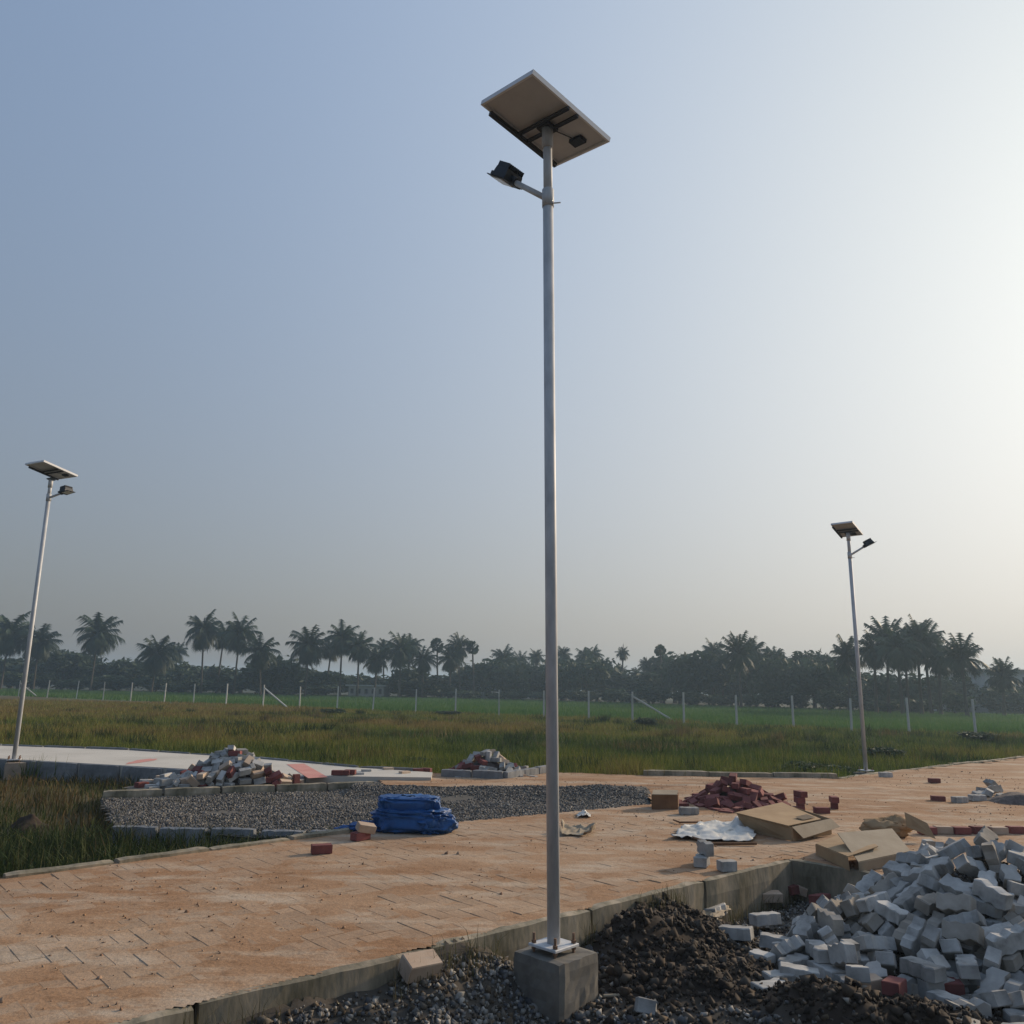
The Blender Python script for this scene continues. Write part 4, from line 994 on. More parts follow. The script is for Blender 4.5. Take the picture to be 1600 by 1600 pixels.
 ('r',3.087,10.36,0.27,0.488,0.619,-0.343,-0.512),
 ('r',2.726,10.404,0.271,0.326,0.277,0.418,0.801),
 ('r',2.698,11.039,0.426,0.004,0.357,-0.928,-0.109),
 ('r',3.105,10.066,0.275,0.11,-0.878,-0.396,-0.243),
 ('r',2.662,10.21,0.237,0.74,-0,0,-0.673),
 ('r',2.595,10.935,0.386,0.407,-0.272,-0.005,0.872),
 ('r',3.389,10.639,0.313,0.524,0.821,0.221,-0.043),
 ('r',3.078,10.808,0.509,-0.418,0.135,0.046,0.897),
 ('r',3.091,10.976,0.464,0.689,-0.108,-0.057,0.714),
 ('r',2.991,10.983,0.486,-0.986,-0.103,-0.094,0.086),
 ('r',3.324,10.75,0.36,-0.989,-0.062,-0.006,0.137),
 ('r',2.925,10.714,0.485,-0.544,0.016,-0.015,0.839),
 ('r',3.161,10.483,0.284,-0.948,-0.172,-0.075,0.258),
 ('r',2.674,10.882,0.428,-0.972,0.048,-0.068,0.222),
 ('r',3.129,10.652,0.407,-0.087,0.104,-0.154,0.979),
 ('r',3.175,10.782,0.449,-0.908,-0.24,-0.001,0.343),
 ('r',2.747,10.951,0.449,0.881,0.154,-0.181,0.409),
 ('r',2.682,10.737,0.412,-0.329,-0.125,-0.046,0.935),
 ('r',3.24,10.579,0.324,-0.619,-0.064,0.019,0.783),
 ('r',2.845,10.829,0.527,-0.766,-0.525,0.162,0.335),
 ('r',2.828,10.597,0.384,0.772,0.123,-0.04,0.622),
 ('r',2.527,10.715,0.323,0.005,-0.123,0.034,0.992),
 ('r',2.706,10.574,0.336,-0.99,-0.046,0.008,0.133),
 ('r',2.754,10.792,0.468,0.495,-0.207,0.379,0.754),
 ('r',2.933,10.865,0.575,0.823,0.07,-0.049,0.561),
 ('r',2.515,10.995,0.314,-0.268,0.003,-0.006,0.963),
 ('r',2.79,10.695,0.44,-0.62,0.149,-0.096,0.764),
 ('r',3.005,10.65,0.434,0.468,0.003,-0.003,0.884),
 ('r',2.875,10.44,0.274,-0.936,0.263,0.144,0.186),
 ('r',2.757,10.496,0.298,-0.776,-0.152,-0.206,0.576),
 ('r',2.511,10.624,0.282,-0.394,-0.011,0.299,0.869),
 ('r',3.09,10.553,0.349,0.831,0.163,-0.201,0.492),
 ('r',3.216,10.703,0.399,-0.518,-0.201,0.151,0.818),
 ('r',2.922,10.556,0.365,-0.053,0.096,-0.202,0.973),
],
}
NAMES = {'big': ('grey zigzag paver block lying in the large heap at the right', 'grey paver blocks of the large heap', 'red brick at the foot of the large grey heap', 'red bricks beside the large heap', 'dusty brick in the large heap'),
         'left': ('pale grey broken block in the rubble pile at the left', 'grey blocks of the left rubble pile', 'dark red brick in the rubble pile at the left', 'red bricks of the left rubble pile', 'dusty tan brick in the rubble pile at the left'),
         'mid': ('pale grey broken block in the small pile on the kerbed island', 'grey blocks of the island pile', 'dark red brick in the small pile on the kerbed island', 'red bricks of the island pile', 'dusty tan brick in the small pile on the kerbed island'),
         'red': ('grey block', 'grey block', 'dark red brick in the red brick pile on the sandy junction', 'bricks of the red pile', 'dusty brick in the red brick pile')}
def cone(name, cx, cy, rx, ry, h, zb, label, seed):
    n = 30; u, v = np.meshgrid(np.linspace(-1, 1, n), np.linspace(-1, 1, n)); r = np.hypot(u, v)
    Z = zb - .06 + h * np.clip(1 - r, 0, 1) + .04 * (fbm(u * 6 + seed, v * 6, seed) - .5); q = (np.arange(n - 1)[:, None] * n + np.arange(n - 1)).ravel()
    tag(link(name, mesh_np(name, np.stack([cx + u * rx, cy + v * ry, Z], -1).reshape(-1, 3), np.stack([q, q + 1, q + n + 1, q + n], 1)), M['rubble']), label, 'rubble')
cone('rubble_core', -3.98, 12.1, .8, .5, .54, .2, 'crushed dust and chips beneath the left rubble pile', 1)
cone('rubble_core', -.35, 13.95, .65, .5, .42, .2, 'crushed dust and chips beneath the island pile', 2)
cone('rubble_core', 2.95, 10.85, .55, .42, .32, .24, 'brick dust beneath the red brick pile', 3)
def heap_zone(r):
    z = 'crest' if r[3] > .47 else 'upper slope' if r[3] > .30 else 'middle slope' if r[3] > .15 else 'foot'
    side = 'left side' if r[1] < 2.7 else 'camera side' if r[2] < 5.6 else 'back' if r[2] > 6.35 else 'centre' if r[1] < 3.5 else 'right side'
    return 'grey zigzag paver block on the %s of the large heap, %s' % (z, side)
for pile, rows in PILES.items():
    for ri, r in enumerate(rows):
        k = r[0]; lb = NAMES[pile]
        zo = r[3]; zone = ''
        o = put(k, (r[1], r[2], zo), r[4:], label=(heap_zone(r) if pile == 'big' else lb[0]) if k in 'gs' else lb[2] if k == 'r' else lb[4], group=lb[1] if k in 'gs' else lb[3] if k == 'r' else lb[4] + 's')
def ground_put(kind, px, py, zg, rz, label, h=None, group=None, tilt=(0, 0), lift=0):
    hh = (.076 if kind == 'g' else .07) / 2 if h is None else h
    p = at(px, py, zg); return put(kind, (p.x, p.y, zg + hh + lift), rz=rz, label=label, group=group, tilt=tilt)
S = ZR + .004
ground_put('r', 502, 1333, S, .35, 'single orange red brick lying on the road near the far kerb')
ground_put('r', 563, 1312, S, .9, 'brown brick beneath the pale block beside the blue tarp')
ground_put('p', 571, 1312, S, .5, 'pale block tilted on a brown brick beside the blue tarp', lift=.07, tilt=(.25, .2))
ground_put('g', 1097, 1352, S, 1.2, 'lower grey block of the two stacked on the road')
ground_put('g', 1099, 1350, S, 1.9, 'upper grey block of the two stacked on the road', h=.056, lift=.076, tilt=(1.57, 0))
ground_put('g', 1143, 1360, S, .25, 'lone grey block on the road edge above the dirt mound')
for i, (px, py) in enumerate(((1251, 1264), (1250, 1264), (1252, 1264))): ground_put('r', px, py, S, 1.3 + i * .25, ('bottom', 'middle', 'top')[i] + ' brick of the small red stack right of the red pile', lift=i * .071)
for i in range(2): ground_put('r', 1304, 1263, S, 1.2 + .2 * i, ('lower', 'upper')[i] + ' brick of the two stacked far right of the red pile', lift=i * .071)
ground_put('r', 1284, 1271, S, .05, 'flat dark red brick in front of the two red stacks')
ground_put('g', 1076, 1272, S, .1, 'pale block next to the small brown box')
ground_put('g', 1384, 1214, S, .0, 'grey block near the foot of the right lamp')
ground_put('r', 1460, 1223, S, .0, 'dark brick lying alone on the far right road')
ground_put('g', 1500, 1254, S, .3, 'grey block left of the small sand heap')
ground_put('r', 1466, 1252, S, -.2, 'reddish brick left of the small sand heap')
for i, (px, kd) in enumerate(((1420, 'r'), (1449, 'r'), (1474, 'p'), (1502, 'r'), (1530, 'r'), (1560, 'p'), (1588, 'r'))):
    ground_put(kd, px, 1302 + (i % 2) - (12 if i == 0 else 0), S, random.uniform(-.1, .1), 'brick in the loose row on the road behind the grey heap' if i else 'dark red brick above the crumpled cardboard', group='bricks laid in a loose row' if i else None)
for i, (px, py, rz, tl, lf) in enumerate(((1532, 1246, .2, .3, 0), (1546, 1246, 1.0, .5, .03), (1556, 1243, .4, 1.2, .05), (1540, 1240, 2.0, .2, .0), (1565, 1250, .7, .4, .0), (1550, 1240, 1.5, .9, .10), (1527, 1251, .1, .0, .0))):
    ground_put('g', px, py, S, rz, 'blue grey block in the small heap on the far right road', group='blocks of the small right heap', tilt=(tl, 0), lift=lf)
for i, (px, py, rz, kd) in enumerate(((1196, 1440, .3, 'g'), (1150, 1470, -.5, 'g'), (1215, 1478, -.35, 'g'), (1118, 1428, .9, 'g'), (1205, 1404, .1, 'p'), (1190, 1396, .4, 'g'), (1282, 1408, .6, 'r'), (1255, 1392, 1.1, 'p'), (1238, 1376, .4, 'p'), (1232, 1392, 2.0, 'r'), (1262, 1380, .2, 'p'))):
    p = at(px, py + 6, -.02); put(kd, (p.x, p.y, max(-.02, float(gh(np.array([p.x]), np.array([p.y]))[0])) + .045), rz=rz, label=('stray grey block between the dirt mound and the large heap' if kd == 'g' else 'dusty brick in the corner below the kerb end'), group='stray blocks left of the large heap' if kd == 'g' else 'dusty bricks in the kerb corner', tilt=(random.uniform(-.25, .25), random.uniform(-.2, .2)))
for i, (px, py, rz, kd) in enumerate(((1355, 1556, .2, 'p'), (1440, 1556, .05, 'g'), (1480, 1560, -.2, 'r'), (1520, 1548, .25, 'r'), (1558, 1535, 1.0, 'r'), (1560, 1566, .1, 'p'), (1596, 1552, .4, 'r'), (1250, 1540, -.3, 'g'), (1310, 1515, .2, 'g'), (1330, 1520, -.2, 'g'), (1400, 1570, .9, 'r'))):
    p = at(px, py + 5, -.03); z0 = float(gh(np.array([p.x]), np.array([p.y]))[0])
    put(kd, (p.x, p.y, max(z0, -.1) + .075), rz=rz, label={'g': 'grey block at the front foot of the large heap', 'r': 'red brick at the front foot of the large grey heap', 'p': 'pale dusty brick at the front foot of the large grey heap'}[kd], group={'g': 'grey blocks at the heap front', 'r': 'red bricks at the heap front', 'p': 'dusty bricks at the heap front'}[kd], tilt=(random.uniform(-.15, .15), random.uniform(-.15, .15)))
for i, (px, py, rz, kd, lb_) in enumerate(((527, 1211, .0, 'r', 'left of three small red bricks on the pale road end'), (537, 1211, .1, 'r', 'middle of three small red bricks on the pale road end'), (547, 1210, -.1, 'r', 'right of three small red bricks on the pale road end'),
        (572, 1209, .2, 's', 'grey block at the tip of the pale side road'), (606, 1206, .5, 'p', 'dusty block left of the two red bricks on the dirt'), (653, 1208, .2, 'r', 'left of two red bricks beside the kerbed island'), (666, 1207, -.3, 'r', 'right of two red bricks beside the kerbed island'), (632, 1212, .8, 'p', 'pale broken slab on the orange dirt'), (560, 1214, .3, 's', 'grey block on the dirt below the pale road tip'))):
    ground_put(kd, px, py, .31 if px < 560 else S + .01, rz, lb_)
put('p', (-.44, 4.655, float(gh(np.array([-.44]), np.array([4.655]))[0]) + .055), rz=.70, label='pale yellowish block leaning on the near kerb', tilt=(.45, .05)).scale = (1.2, 1.2, 1.35)
p = at(1010, 1594, -.08); put('g', (p.x, p.y, -.03), rz=1.3, label='pale grey block at the bottom edge right of the lamp block', tilt=(.1, .5))
p = at(508, 1597, -.06); put('r', (p.x, p.y, -.02), rz=.9, label='orange brick end poking from gravel at the bottom left')

# ================================================================ TARP, CARDBOARD, LITTER
def lump(c, r, seed, n=3.0, rough=.1, nu=56, nv=28, rz=0.0):
    u, v = np.meshgrid(np.linspace(0, 2 * np.pi, nu, endpoint=False), np.linspace(-np.pi / 2 + .02, np.pi / 2 - .02, nv))
    sp = lambda w, e: np.sign(w) * np.abs(w) ** e
    e = 2 / n; X = sp(np.cos(v), e) * sp(np.cos(u), e); Y = sp(np.cos(v), e) * sp(np.sin(u), e); Z = sp(np.sin(v), e)
    k = 1 + rough * (fbm(u * 1.6 + seed * 7, v * 3.5, seed, 4) - .5) * 2 * np.cos(v) + rough * .7 * np.abs(np.sin(u * 2 + v * 4 + seed)) * np.cos(v)
    X, Y, Z = X * k * r[0], Y * k * r[1], Z * (1 + rough * (fbm(X * 3 + seed, Y * 3, seed + 3) - .5)) * r[2]
    if nu == 110:
        rg = lambda a_, b_, sd: 1 - 2 * np.abs(fbm(a_, b_, sd, 4) - .5) * 2
        f_ = (rg(X / r[0] * 2.2 + seed, (Y / r[1] + Z / r[2]) * 1.6, seed + 60) ** 2 * .13 + rg(X / r[0] * 5 + seed, (Y / r[1] + Z / r[2]) * 3.5, seed + 70) ** 3 * .06)
        X, Y, Z = X * (1 - .08 + f_), Y * (1 - .1 + f_ * 1.2), Z * (1 - .12 + f_ * 1.3)
    if nv < 20: jr = np.random.default_rng(seed); X = X + jr.normal(0, .05, X.shape) * r[0] * np.cos(v); Y = Y + jr.normal(0, .08, X.shape) * r[1] * np.cos(v); Z = Z + jr.normal(0, .12, X.shape) * r[2]
    ca_, sa_ = math.cos(rz), math.sin(rz); X, Y = X * ca_ - Y * sa_, X * sa_ + Y * ca_
    Vv = np.stack([X + c[0], Y + c[1], Z + c[2]], -1).reshape(-1, 3)
    Fv = [(j * nu + i, j * nu + (i + 1) % nu, (j + 1) * nu + (i + 1) % nu, (j + 1) * nu + i) for j in range(nv - 1) for i in range(nu)]
    return Vv, np.array(Fv)
def lumps(name, parts, m, label, cat, smooth=True):
    Vs, Fs, b = [], [], 0
    for a in parts: v_, f_ = lump(*a[0], **a[1]); Vs.append(v_); Fs.append(f_ + b); b += len(v_)
    return tag(link(name, mesh_np(name, np.vstack(Vs), np.vstack(Fs), smooth), m), label, cat)
tc = at(640, 1300, .24)
tk = dict(nu=110, nv=44)
lumps('tarpaulin_bundle', [(((tc.x, tc.y + .02, .345), (.34, .21, .105), 3), dict(n=4.5, rough=.16, rz=-.06, **tk)), (((tc.x - .03, tc.y + .05, .50), (.285, .18, .075), 5), dict(n=5.5, rough=.14, rz=.05, **tk)),
      (((tc.x + .02, tc.y + .0, .425), (.30, .17, .05), 7), dict(n=4, rough=.22, rz=-.1, **tk)), (((tc.x + .25, tc.y - .03, .33), (.19, .16, .10), 9), dict(n=2.6, rough=.25, rz=.4, **tk)),
      (((tc.x - .36, tc.y - .02, .285), (.20, .10, .05), 12), dict(n=2.6, rough=.35, rz=.2, **tk)), (((tc.x - .56, tc.y - .03, .268), (.14, .07, .03), 14), dict(n=2.4, rough=.3, **tk))],
      M['tarp'], 'folded bright blue tarpaulin bundle on the edge of the gravel bed', 'tarpaulin', True)

def card(mb, pts, th=.006):
    """a bent cardboard panel from 4 corner points, with thickness"""
    P = [Vector(p) for p in pts]; n = (P[1] - P[0]).cross(P[3] - P[0]).normalized() * th
    mb.add([p for p in P] + [p + n for p in P], [(3, 2, 1, 0), (4, 5, 6, 7), (0, 1, 5, 4), (1, 2, 6, 5), (2, 3, 7, 6), (3, 0, 4, 7)])
# the flat open carton
b0, b1, b2, b3 = at(1162, 1297, S), at(1238, 1314, S), at(1299, 1303, S), at(1226, 1281, S)
root = tag(empty('cardboard_carton', b0), 'flat open cardboard carton lying on the sandy road', 'carton'); o0 = Vector(b0)
up = Vector((0, 0, .155)); out = [b - o0 for b in (b0, b1, b2, b3)]
m_ = MB()
tp = [out[0] + up * 1.05 + Vector((-.06, 0, 0)), out[1] + up * .82, out[2] + up * .95, out[3] + up * 1.1]
for a, b in ((0, 1), (1, 2), (2, 3), (3, 0)): card(m_, [out[a], out[b], tp[b], tp[a]])
m_.build('carton_wall', M['card'], root)
cen = sum(tp, Vector()) / 4
m_ = MB(); card(m_, [tp[0] + Vector((-.02, 0, .004)), tp[1] + Vector((-.03, .01, .006)), tp[2] + Vector((-.09, .02, -.012)), tp[3] + Vector((-.02, 0, .012))]); m_.build('top_flap', M['card'], root)
m_ = MB(); card(m_, [tp[2], tp[1], tp[1] + Vector((.10, -.02, -.10)), tp[2] + Vector((.09, 0, -.08))]); m_.build('side_flap', M['cardgrey'], root)
q0 = out[0].lerp(out[1], .40); q1 = out[0].lerp(out[1], .62); nrm = (out[1] - out[0]).cross(Vector((0, 0, 1))).normalized() * .010
MB().add([q0 + nrm + up * .25, q1 + nrm + up * .25, q1 + nrm + up * .62, q0 + nrm + up * .62], [(0, 1, 2, 3)]).build('printed_mark', M['print'], root)
t0 = tp[0].lerp(tp[1], .72).lerp(tp[3].lerp(tp[2], .72), .45); t1 = tp[0].lerp(tp[1], .72).lerp(tp[3].lerp(tp[2], .72), .75); e = (tp[1] - tp[0]) * .16
MB().add([t0 + Vector((0, 0, .02)), t0 + e + Vector((0, 0, .012)), t1 + e + Vector((0, 0, .012)), t1 + Vector((0, 0, .022))], [(0, 1, 2, 3)]).build('printed_mark', M['print'], root)
# flattened cartons by the kerb end
g0, g1, g2, g3 = at(1276, 1336, S), at(1342, 1362, S), at(1425, 1350, S), at(1395, 1318, S)
root = tag(empty('flattened_carton', g0), 'crumpled brown cardboard sheets dumped at the kerb end', 'cardboard'); o0 = Vector(g0)
R_ = [g - o0 for g in (g0, g1, g2, g3)]
m_ = MB(); card(m_, [R_[0] + Vector((0, 0, .09)), R_[1] + Vector((-.06, .05, .10)), R_[1].lerp(R_[2], .5) + Vector((0, .12, .14)), R_[3] + Vector((-.35, .05, .11))])
card(m_, [R_[0], R_[1] + Vector((-.06, .03, 0)), R_[1] + Vector((-.06, .05, .10)), R_[0] + Vector((0, 0, .09))]); m_.build('carton_panel', M['card'], root)
m_ = MB(); card(m_, [R_[1] + Vector((.0, 0, .07)), R_[2] + Vector((.02, .05, .09)), R_[2] + Vector((.08, .5, .2)), R_[1] + Vector((.06, .55, .2))]); card(m_, [R_[1] + Vector((0, 0, .0)), R_[2] + Vector((.02, .05, .0)), R_[2] + Vector((.02, .05, .09)), R_[1] + Vector((0, 0, .07))])
m_.build('carton_panel', M['cardgrey'], root)
s0 = at(1418, 1312, S) - o0; m_ = MB(); card(m_, [s0 + Vector((0, 0, .12)), s0 + Vector((.22, -.12, .03)), s0 + Vector((.20, -.02, .16)), s0 + Vector((.02, .06, .25))]); m_.build('raised_flap', M['card'], root)
bc = at(1385, 1306, S); lumps('crumpled_paper_bag', [(((bc.x, bc.y, S + .07), (.22, .13, .09), 21), dict(n=2.2, rough=.3, nu=26, nv=13)), (((bc.x + .12, bc.y + .02, S + .11), (.13, .09, .08), 23), dict(n=2.0, rough=.35, nu=24, nv=12))], M['card'], 'crumpled brown paper bag behind the cardboard sheets', 'paper bag', False)
# small brown box by the gravel
a_, b_ = at(1019, 1265, S), at(1058, 1265, S); w_ = (b_ - a_).length
root = tag(empty('small_cardboard_box', a_), 'small brown cardboard box at the right tip of the gravel bed', 'box')
m_ = MB(); P = [Vector((0, 0, 0)), Vector((w_, .02, 0)), Vector((w_ + .06, .26, 0)), Vector((.06, .24, 0))]; u_ = Vector((0, 0, .17))
for a, b in ((0, 1), (1, 2), (2, 3), (3, 0)): card(m_, [P[a], P[b], P[b] + u_, P[a] + u_])
m_.build('box_wall', M['wood'], root); m_ = MB(); card(m_, [P[0] + u_, P[1] + u_, P[2] + u_ * 1.15, P[3] + u_ * 1.15]); m_.build('box_flap', M['cardgrey'], root)
# plastic film
def film(name, poly_px, zb, amp, m, label, cat, n=44, seed=0):
    c = [at(px, py, zb) for px, py in poly_px]; u, v = np.meshgrid(np.linspace(0, 1, n), np.linspace(0, 1, n))
    X = (c[0].x * (1 - u) + c[1].x * u) * (1 - v) + (c[3].x * (1 - u) + c[2].x * u) * v; Y = (c[0].y * (1 - u) + c[1].y * u) * (1 - v) + (c[3].y * (1 - u) + c[2].y * u) * v
    X = X + .04 * (fbm(u * 6, v * 6, seed + 4) - .5) * 2; Y = Y + .06 * (fbm(u * 5, v * 5, seed + 6) - .5) * 2
    Z = zb + .008 + amp(u, v) * (.25 + np.abs(fbm(u * 5, v * 5, seed, 4) - .5) * 3.0)
    q = (np.arange(n - 1)[:, None] * n + np.arange(n - 1)).ravel(); Vv = np.stack([X, Y, Z], -1).reshape(-1, 3)
    o = link(name, mesh_np(name, Vv, np.stack([q, q + 1, q + n + 1, q + n], 1), True), m)
    md = o.modifiers.new('thickness', 'SOLIDIFY'); md.thickness = .003
    return tag(o, label, cat)
film('plastic_sheet', [(1048, 1312), (1182, 1318), (1172, 1283), (1075, 1292)], S, lambda u, v: .035 + .06 * np.exp(-((u - .85) / .14) ** 2 - ((v - .6) / .3) ** 2) + .03 * np.exp(-((u - .3) / .1) ** 2 - ((v - .7) / .2) ** 2), M['plastic'], 'crumpled white plastic film on the road beside the flat carton', 'plastic sheet', seed=3)
pa, pb, pc = at(1082, 1312, S), at(1112, 1321, S), at(1182, 1321, S)
tag(MB().tube([pa + Vector((0, 0, .02)), pb + Vector((0, 0, .014)), pc + Vector((0, 0, .016))], [.012, .015, .013], 7).build('wooden_strip', M['wood']), 'thin dark wooden strip along the plastic film', 'wood strip')
pa, pb, pc = at(1052, 1284, S), at(1062, 1287, S), at(1092, 1287, S)
tag(MB().tube([pa + Vector((0, 0, .02)), pb + Vector((0, 0, .014)), pc + Vector((0, 0, .016))], [.008, .010, .009], 7).build('wooden_strip', M['wood']), 'thin curved stick on the road above the plastic film', 'wood strip')
film('cardboard_scrap', [(876, 1306), (925, 1307), (930, 1297), (878, 1294)], S, lambda u, v: .012 + .10 * (np.abs(u - .5) * 1.6) ** 3 + .03 * v, M['cardgrey'], 'curled cardboard scrap lying right of the lamp pole', 'cardboard', 18, 7)
film('paper_litter', [(902, 1278), (922, 1278), (920, 1271), (904, 1271)], S, lambda u, v: .05 * np.exp(-((u - .5) / .3) ** 2), M['plastic'], 'small white scrap at the gravel edge right of the pole', 'litter', 14, 9)
film('plastic_rag', [(668, 1560), (735, 1566), (742, 1540), (690, 1532)], -.05, lambda u, v: .035 + .03 * v, M['cardgrey'], 'pale dusty rag half buried in gravel left of the lamp block', 'rag', 20, 12)
tag(MB().tube([at(943, 1556, -.03), at(1008, 1553, -.03)], .009, 8).build('stick', M['cardgrey']), 'straight pale stick sticking out right of the lamp block', 'stick')
film('torn_sheet', [(1090, 1436), (1124, 1438), (1142, 1422), (1105, 1414)], .02, lambda u, v: .012 + .025 * np.exp(-((u - .5) / .3) ** 2), M['cardgrey'], 'pale torn sheet on the soil left of the stray blocks', 'torn sheet', 14, 15)
# small sand heap at the right, soil heap at the left ditch end
hp = at(1598, 1260, ZR)
def heap(name, c, rx, ry, h, m, label, seed):
    n = 40; u, v = np.meshgrid(np.linspace(-1, 1, n), np.linspace(-1, 1, n)); r = np.hypot(u, v)
    Z = c[2] - .03 + h * np.clip(1 - r * r, 0, 1) ** 1.3 * (.7 + .6 * fbm(u * 3 + seed, v * 3, seed)) ; q = (np.arange(n - 1)[:, None] * n + np.arange(n - 1)).ravel()
    return tag(link(name, mesh_np(name, np.stack([c[0] + u * rx, c[1] + v * ry, Z], -1).reshape(-1, 3), np.stack([q, q + 1, q + n + 1, q + n], 1), True), m), label, 'heap')
heap('sand_heap', (hp.x + .35, hp.y + .4, ZR), 0.7, .5, .17, M['rubble'], 'low brown dirt heap at the right edge behind the grey heap', 31)
cp2 = at(45, 1302, 0); heap('soil_heap', (cp2.x, cp2.y, 0), .32, .3, .19, M['soil'], 'dark soil heap by the ditch at the left edge', 33)

# ================================================================ FENCE POSTS
pm_ = MB().box((0, 0, .72), (.085, .085, 1.66), None, .85).mesh('fence_post'); pm_.materials.append(M['post'])
px_posts = [27, 72, 118, 160, 203, 256, 302, 353, 411, 468, 527, 583, 650, 712, 780, 850, 920, 988, 1068, 1150, 1238, 1328, 1417, 1520, 1615]
ORD = ['first', 'second', 'third', 'fourth', 'fifth', 'sixth', 'seventh', 'eighth', 'ninth', 'tenth', 'eleventh', 'twelfth', 'thirteenth', 'fourteenth', 'fifteenth', 'sixteenth', 'seventeenth', 'eighteenth', 'nineteenth', 'twentieth', 'twenty-first', 'twenty-second', 'twenty-third', 'twenty-fourth', 'twenty-fifth']
def post_name(px):
    i = min(range(len(px_posts)), key=lambda k: abs(px_posts[k] - px)); return ORD[i] + ' fence post from the left'
for i, px in enumerate(px_posts):
    d = ray(px, 1100); k = d[0] / d[1]; b = (B_F[1] - A_F[1]) / (B_F[0] - A_F[0]); X = (A_F[1] - b * A_F[0]) / (1 / k - b) if abs(k) > 1e-6 else 0.0; Y = fence_y(X)
    braced = i in (0, 8, 17)
    o = empty('fence_post', (X, Y, 0)); 
    link('post', pm_, None, o); o.rotation_euler = (random.gauss(0, .012), random.gauss(0, .015), random.uniform(0, .6)); o.scale = (1, 1, random.uniform(.94, 1.04))
    tag(o, {0: 'leaning braced concrete post at the far left edge', 8: 'braced white fence post in front of the left palms', 17: 'braced grey fence post right of the foreground lamp pole'}.get(i, 'slim pale concrete fence post, %s from the left along the paddy' % ORD[i]), 'fence post', 'fence posts along the paddy' if not braced else 'braced fence posts')
    if braced:
        L_ = 2.1 if i != 0 else 1.6; MB().tube([Vector((.03, 0, 1.3)), Vector((L_, -L_ * .62, -.05))], .055, 6).build('brace', M['post'], o)

# ================================================================ TREES
def frond(mb, base, az, el, L, droop, n=11, leaf=.85):
    pts = []; p = Vector(base); e = el
    for i in range(n + 1):
        pts.append(p.copy()); p = p + Vector((math.cos(az) * math.cos(e), math.sin(az) * math.cos(e), math.sin(e))) * (L / n); e -= droop / n * (.5 + i / n)
    side = Vector((-math.sin(az), math.cos(az), 0)); vs = []; fs = []
    for i in range(n):
        for q in range(2):
            a = pts[i].lerp(pts[i + 1], q * .5); d = (pts[i + 1] - pts[i]).normalized(); t = (i + q * .5) / n
            ll = leaf * (.35 + 1.1 * math.sin(min(1, t + .12) * 2.75)) * (.8 + .4 * random.random())
            for s in (-1, 1):
                tip = a + side * s * ll * .62 + d * ll * .45 + Vector((0, 0, -ll * random.uniform(.35, .75))); w = d * .075
                b = len(vs); vs += [a - w, a + w, tip]; fs.append((b, b + 1, b + 2))
    mb.add(vs, fs)
    mb.tube(pts[::2] + ([pts[-1]] if n % 2 else []), [.05 - .04 * k / len(pts[::2]) for k in range(len(pts[::2]) + (1 if n % 2 else 0))], 3, False)
def palm_meshes(seed, upright=0.0, nf=24):
    random.seed(seed); tr = MB(); H = 1.0; bend = Vector((random.uniform(-.05, .05), random.uniform(-.05, .05), 0))
    cr = MB()
    for k in range(nf):
        t = k / nf; az = k * 2.39996 + random.uniform(-.2, .2)
        if upright: el = 1.45 - t ** .8 * 1.6 if t < .55 else random.uniform(-.1, .25)
        else: el = 1.40 - 2.3 * t ** .85
        frond(cr, (0, 0, 0), az, el + random.uniform(-.12, .12), random.uniform(2.1, 2.9) * (1 if t < .7 else .85), random.uniform(.8, 1.6) * (.5 if upright and t < .5 else .75 if t < .3 else 1))
    for k in range(9 if upright else 12):
        frond(cr, (0, 0, 0), k * 2.1 + random.uniform(-.3, .3), random.uniform(-1.15, -.55), random.uniform(1.5, 2.3), random.uniform(.2, .7), 9)
    return cr.mesh('palm_crown')
def fan_palm_mesh(seed):
    random.seed(seed); cr = MB()
    for k in range(26):
        z = 1 - 2 * (k + .5) / 26; z = z * .9 + .1; az = k * 2.39996; d = Vector((math.cos(az) * math.sqrt(max(0, 1 - z * z)), math.sin(az) * math.sqrt(max(0, 1 - z * z)), z))
        c = d * random.uniform(.8, 1.1); s = d.cross(Vector((.3, .5, .8))).normalized(); t = d.cross(s); n = 9; vs = [d * .5]; 
        for i in range(n):
            a = -1.4 + 2.8 * i / (n - 1); r = random.uniform(.75, 1.0); vs.append(d * .5 + (d * math.cos(a) + s * math.sin(a)) * r * .9 + t * random.uniform(-.1, .1))
        cr.add(vs, [(0, i, i + 1) for i in range(1, n)]); cr.tube([Vector((0, 0, 0)), d * .5], .03, 3, False)
    return cr.mesh('palm_crown')
PALMS = [palm_meshes(100 + i, 0, 34) for i in range(5)] + [palm_meshes(200 + i, 1, 34) for i in range(3)] + [fan_palm_mesh(300 + i) for i in range(2)]
for m_ in PALMS: m_.materials.append(M['palmleaf'])
TR = []
for v in range(4):
    random.seed(400 + v); bx, by = random.uniform(-.1, .1), random.uniform(-.1, .1)
    m_ = MB().tube([(0, 0, -.02), (bx * .1, by * .1, .06), (bx * .6, by * .6, .35), (bx, by, .7), (0, 0, 1)], [1.35, 1.0, .8, .7, .65], 8).mesh('palm_trunk', True); m_.materials.append(M['trunk']); TR.append(m_)
def tree_z(x, y): return float(gh(np.array([x]), np.array([y]))[0])
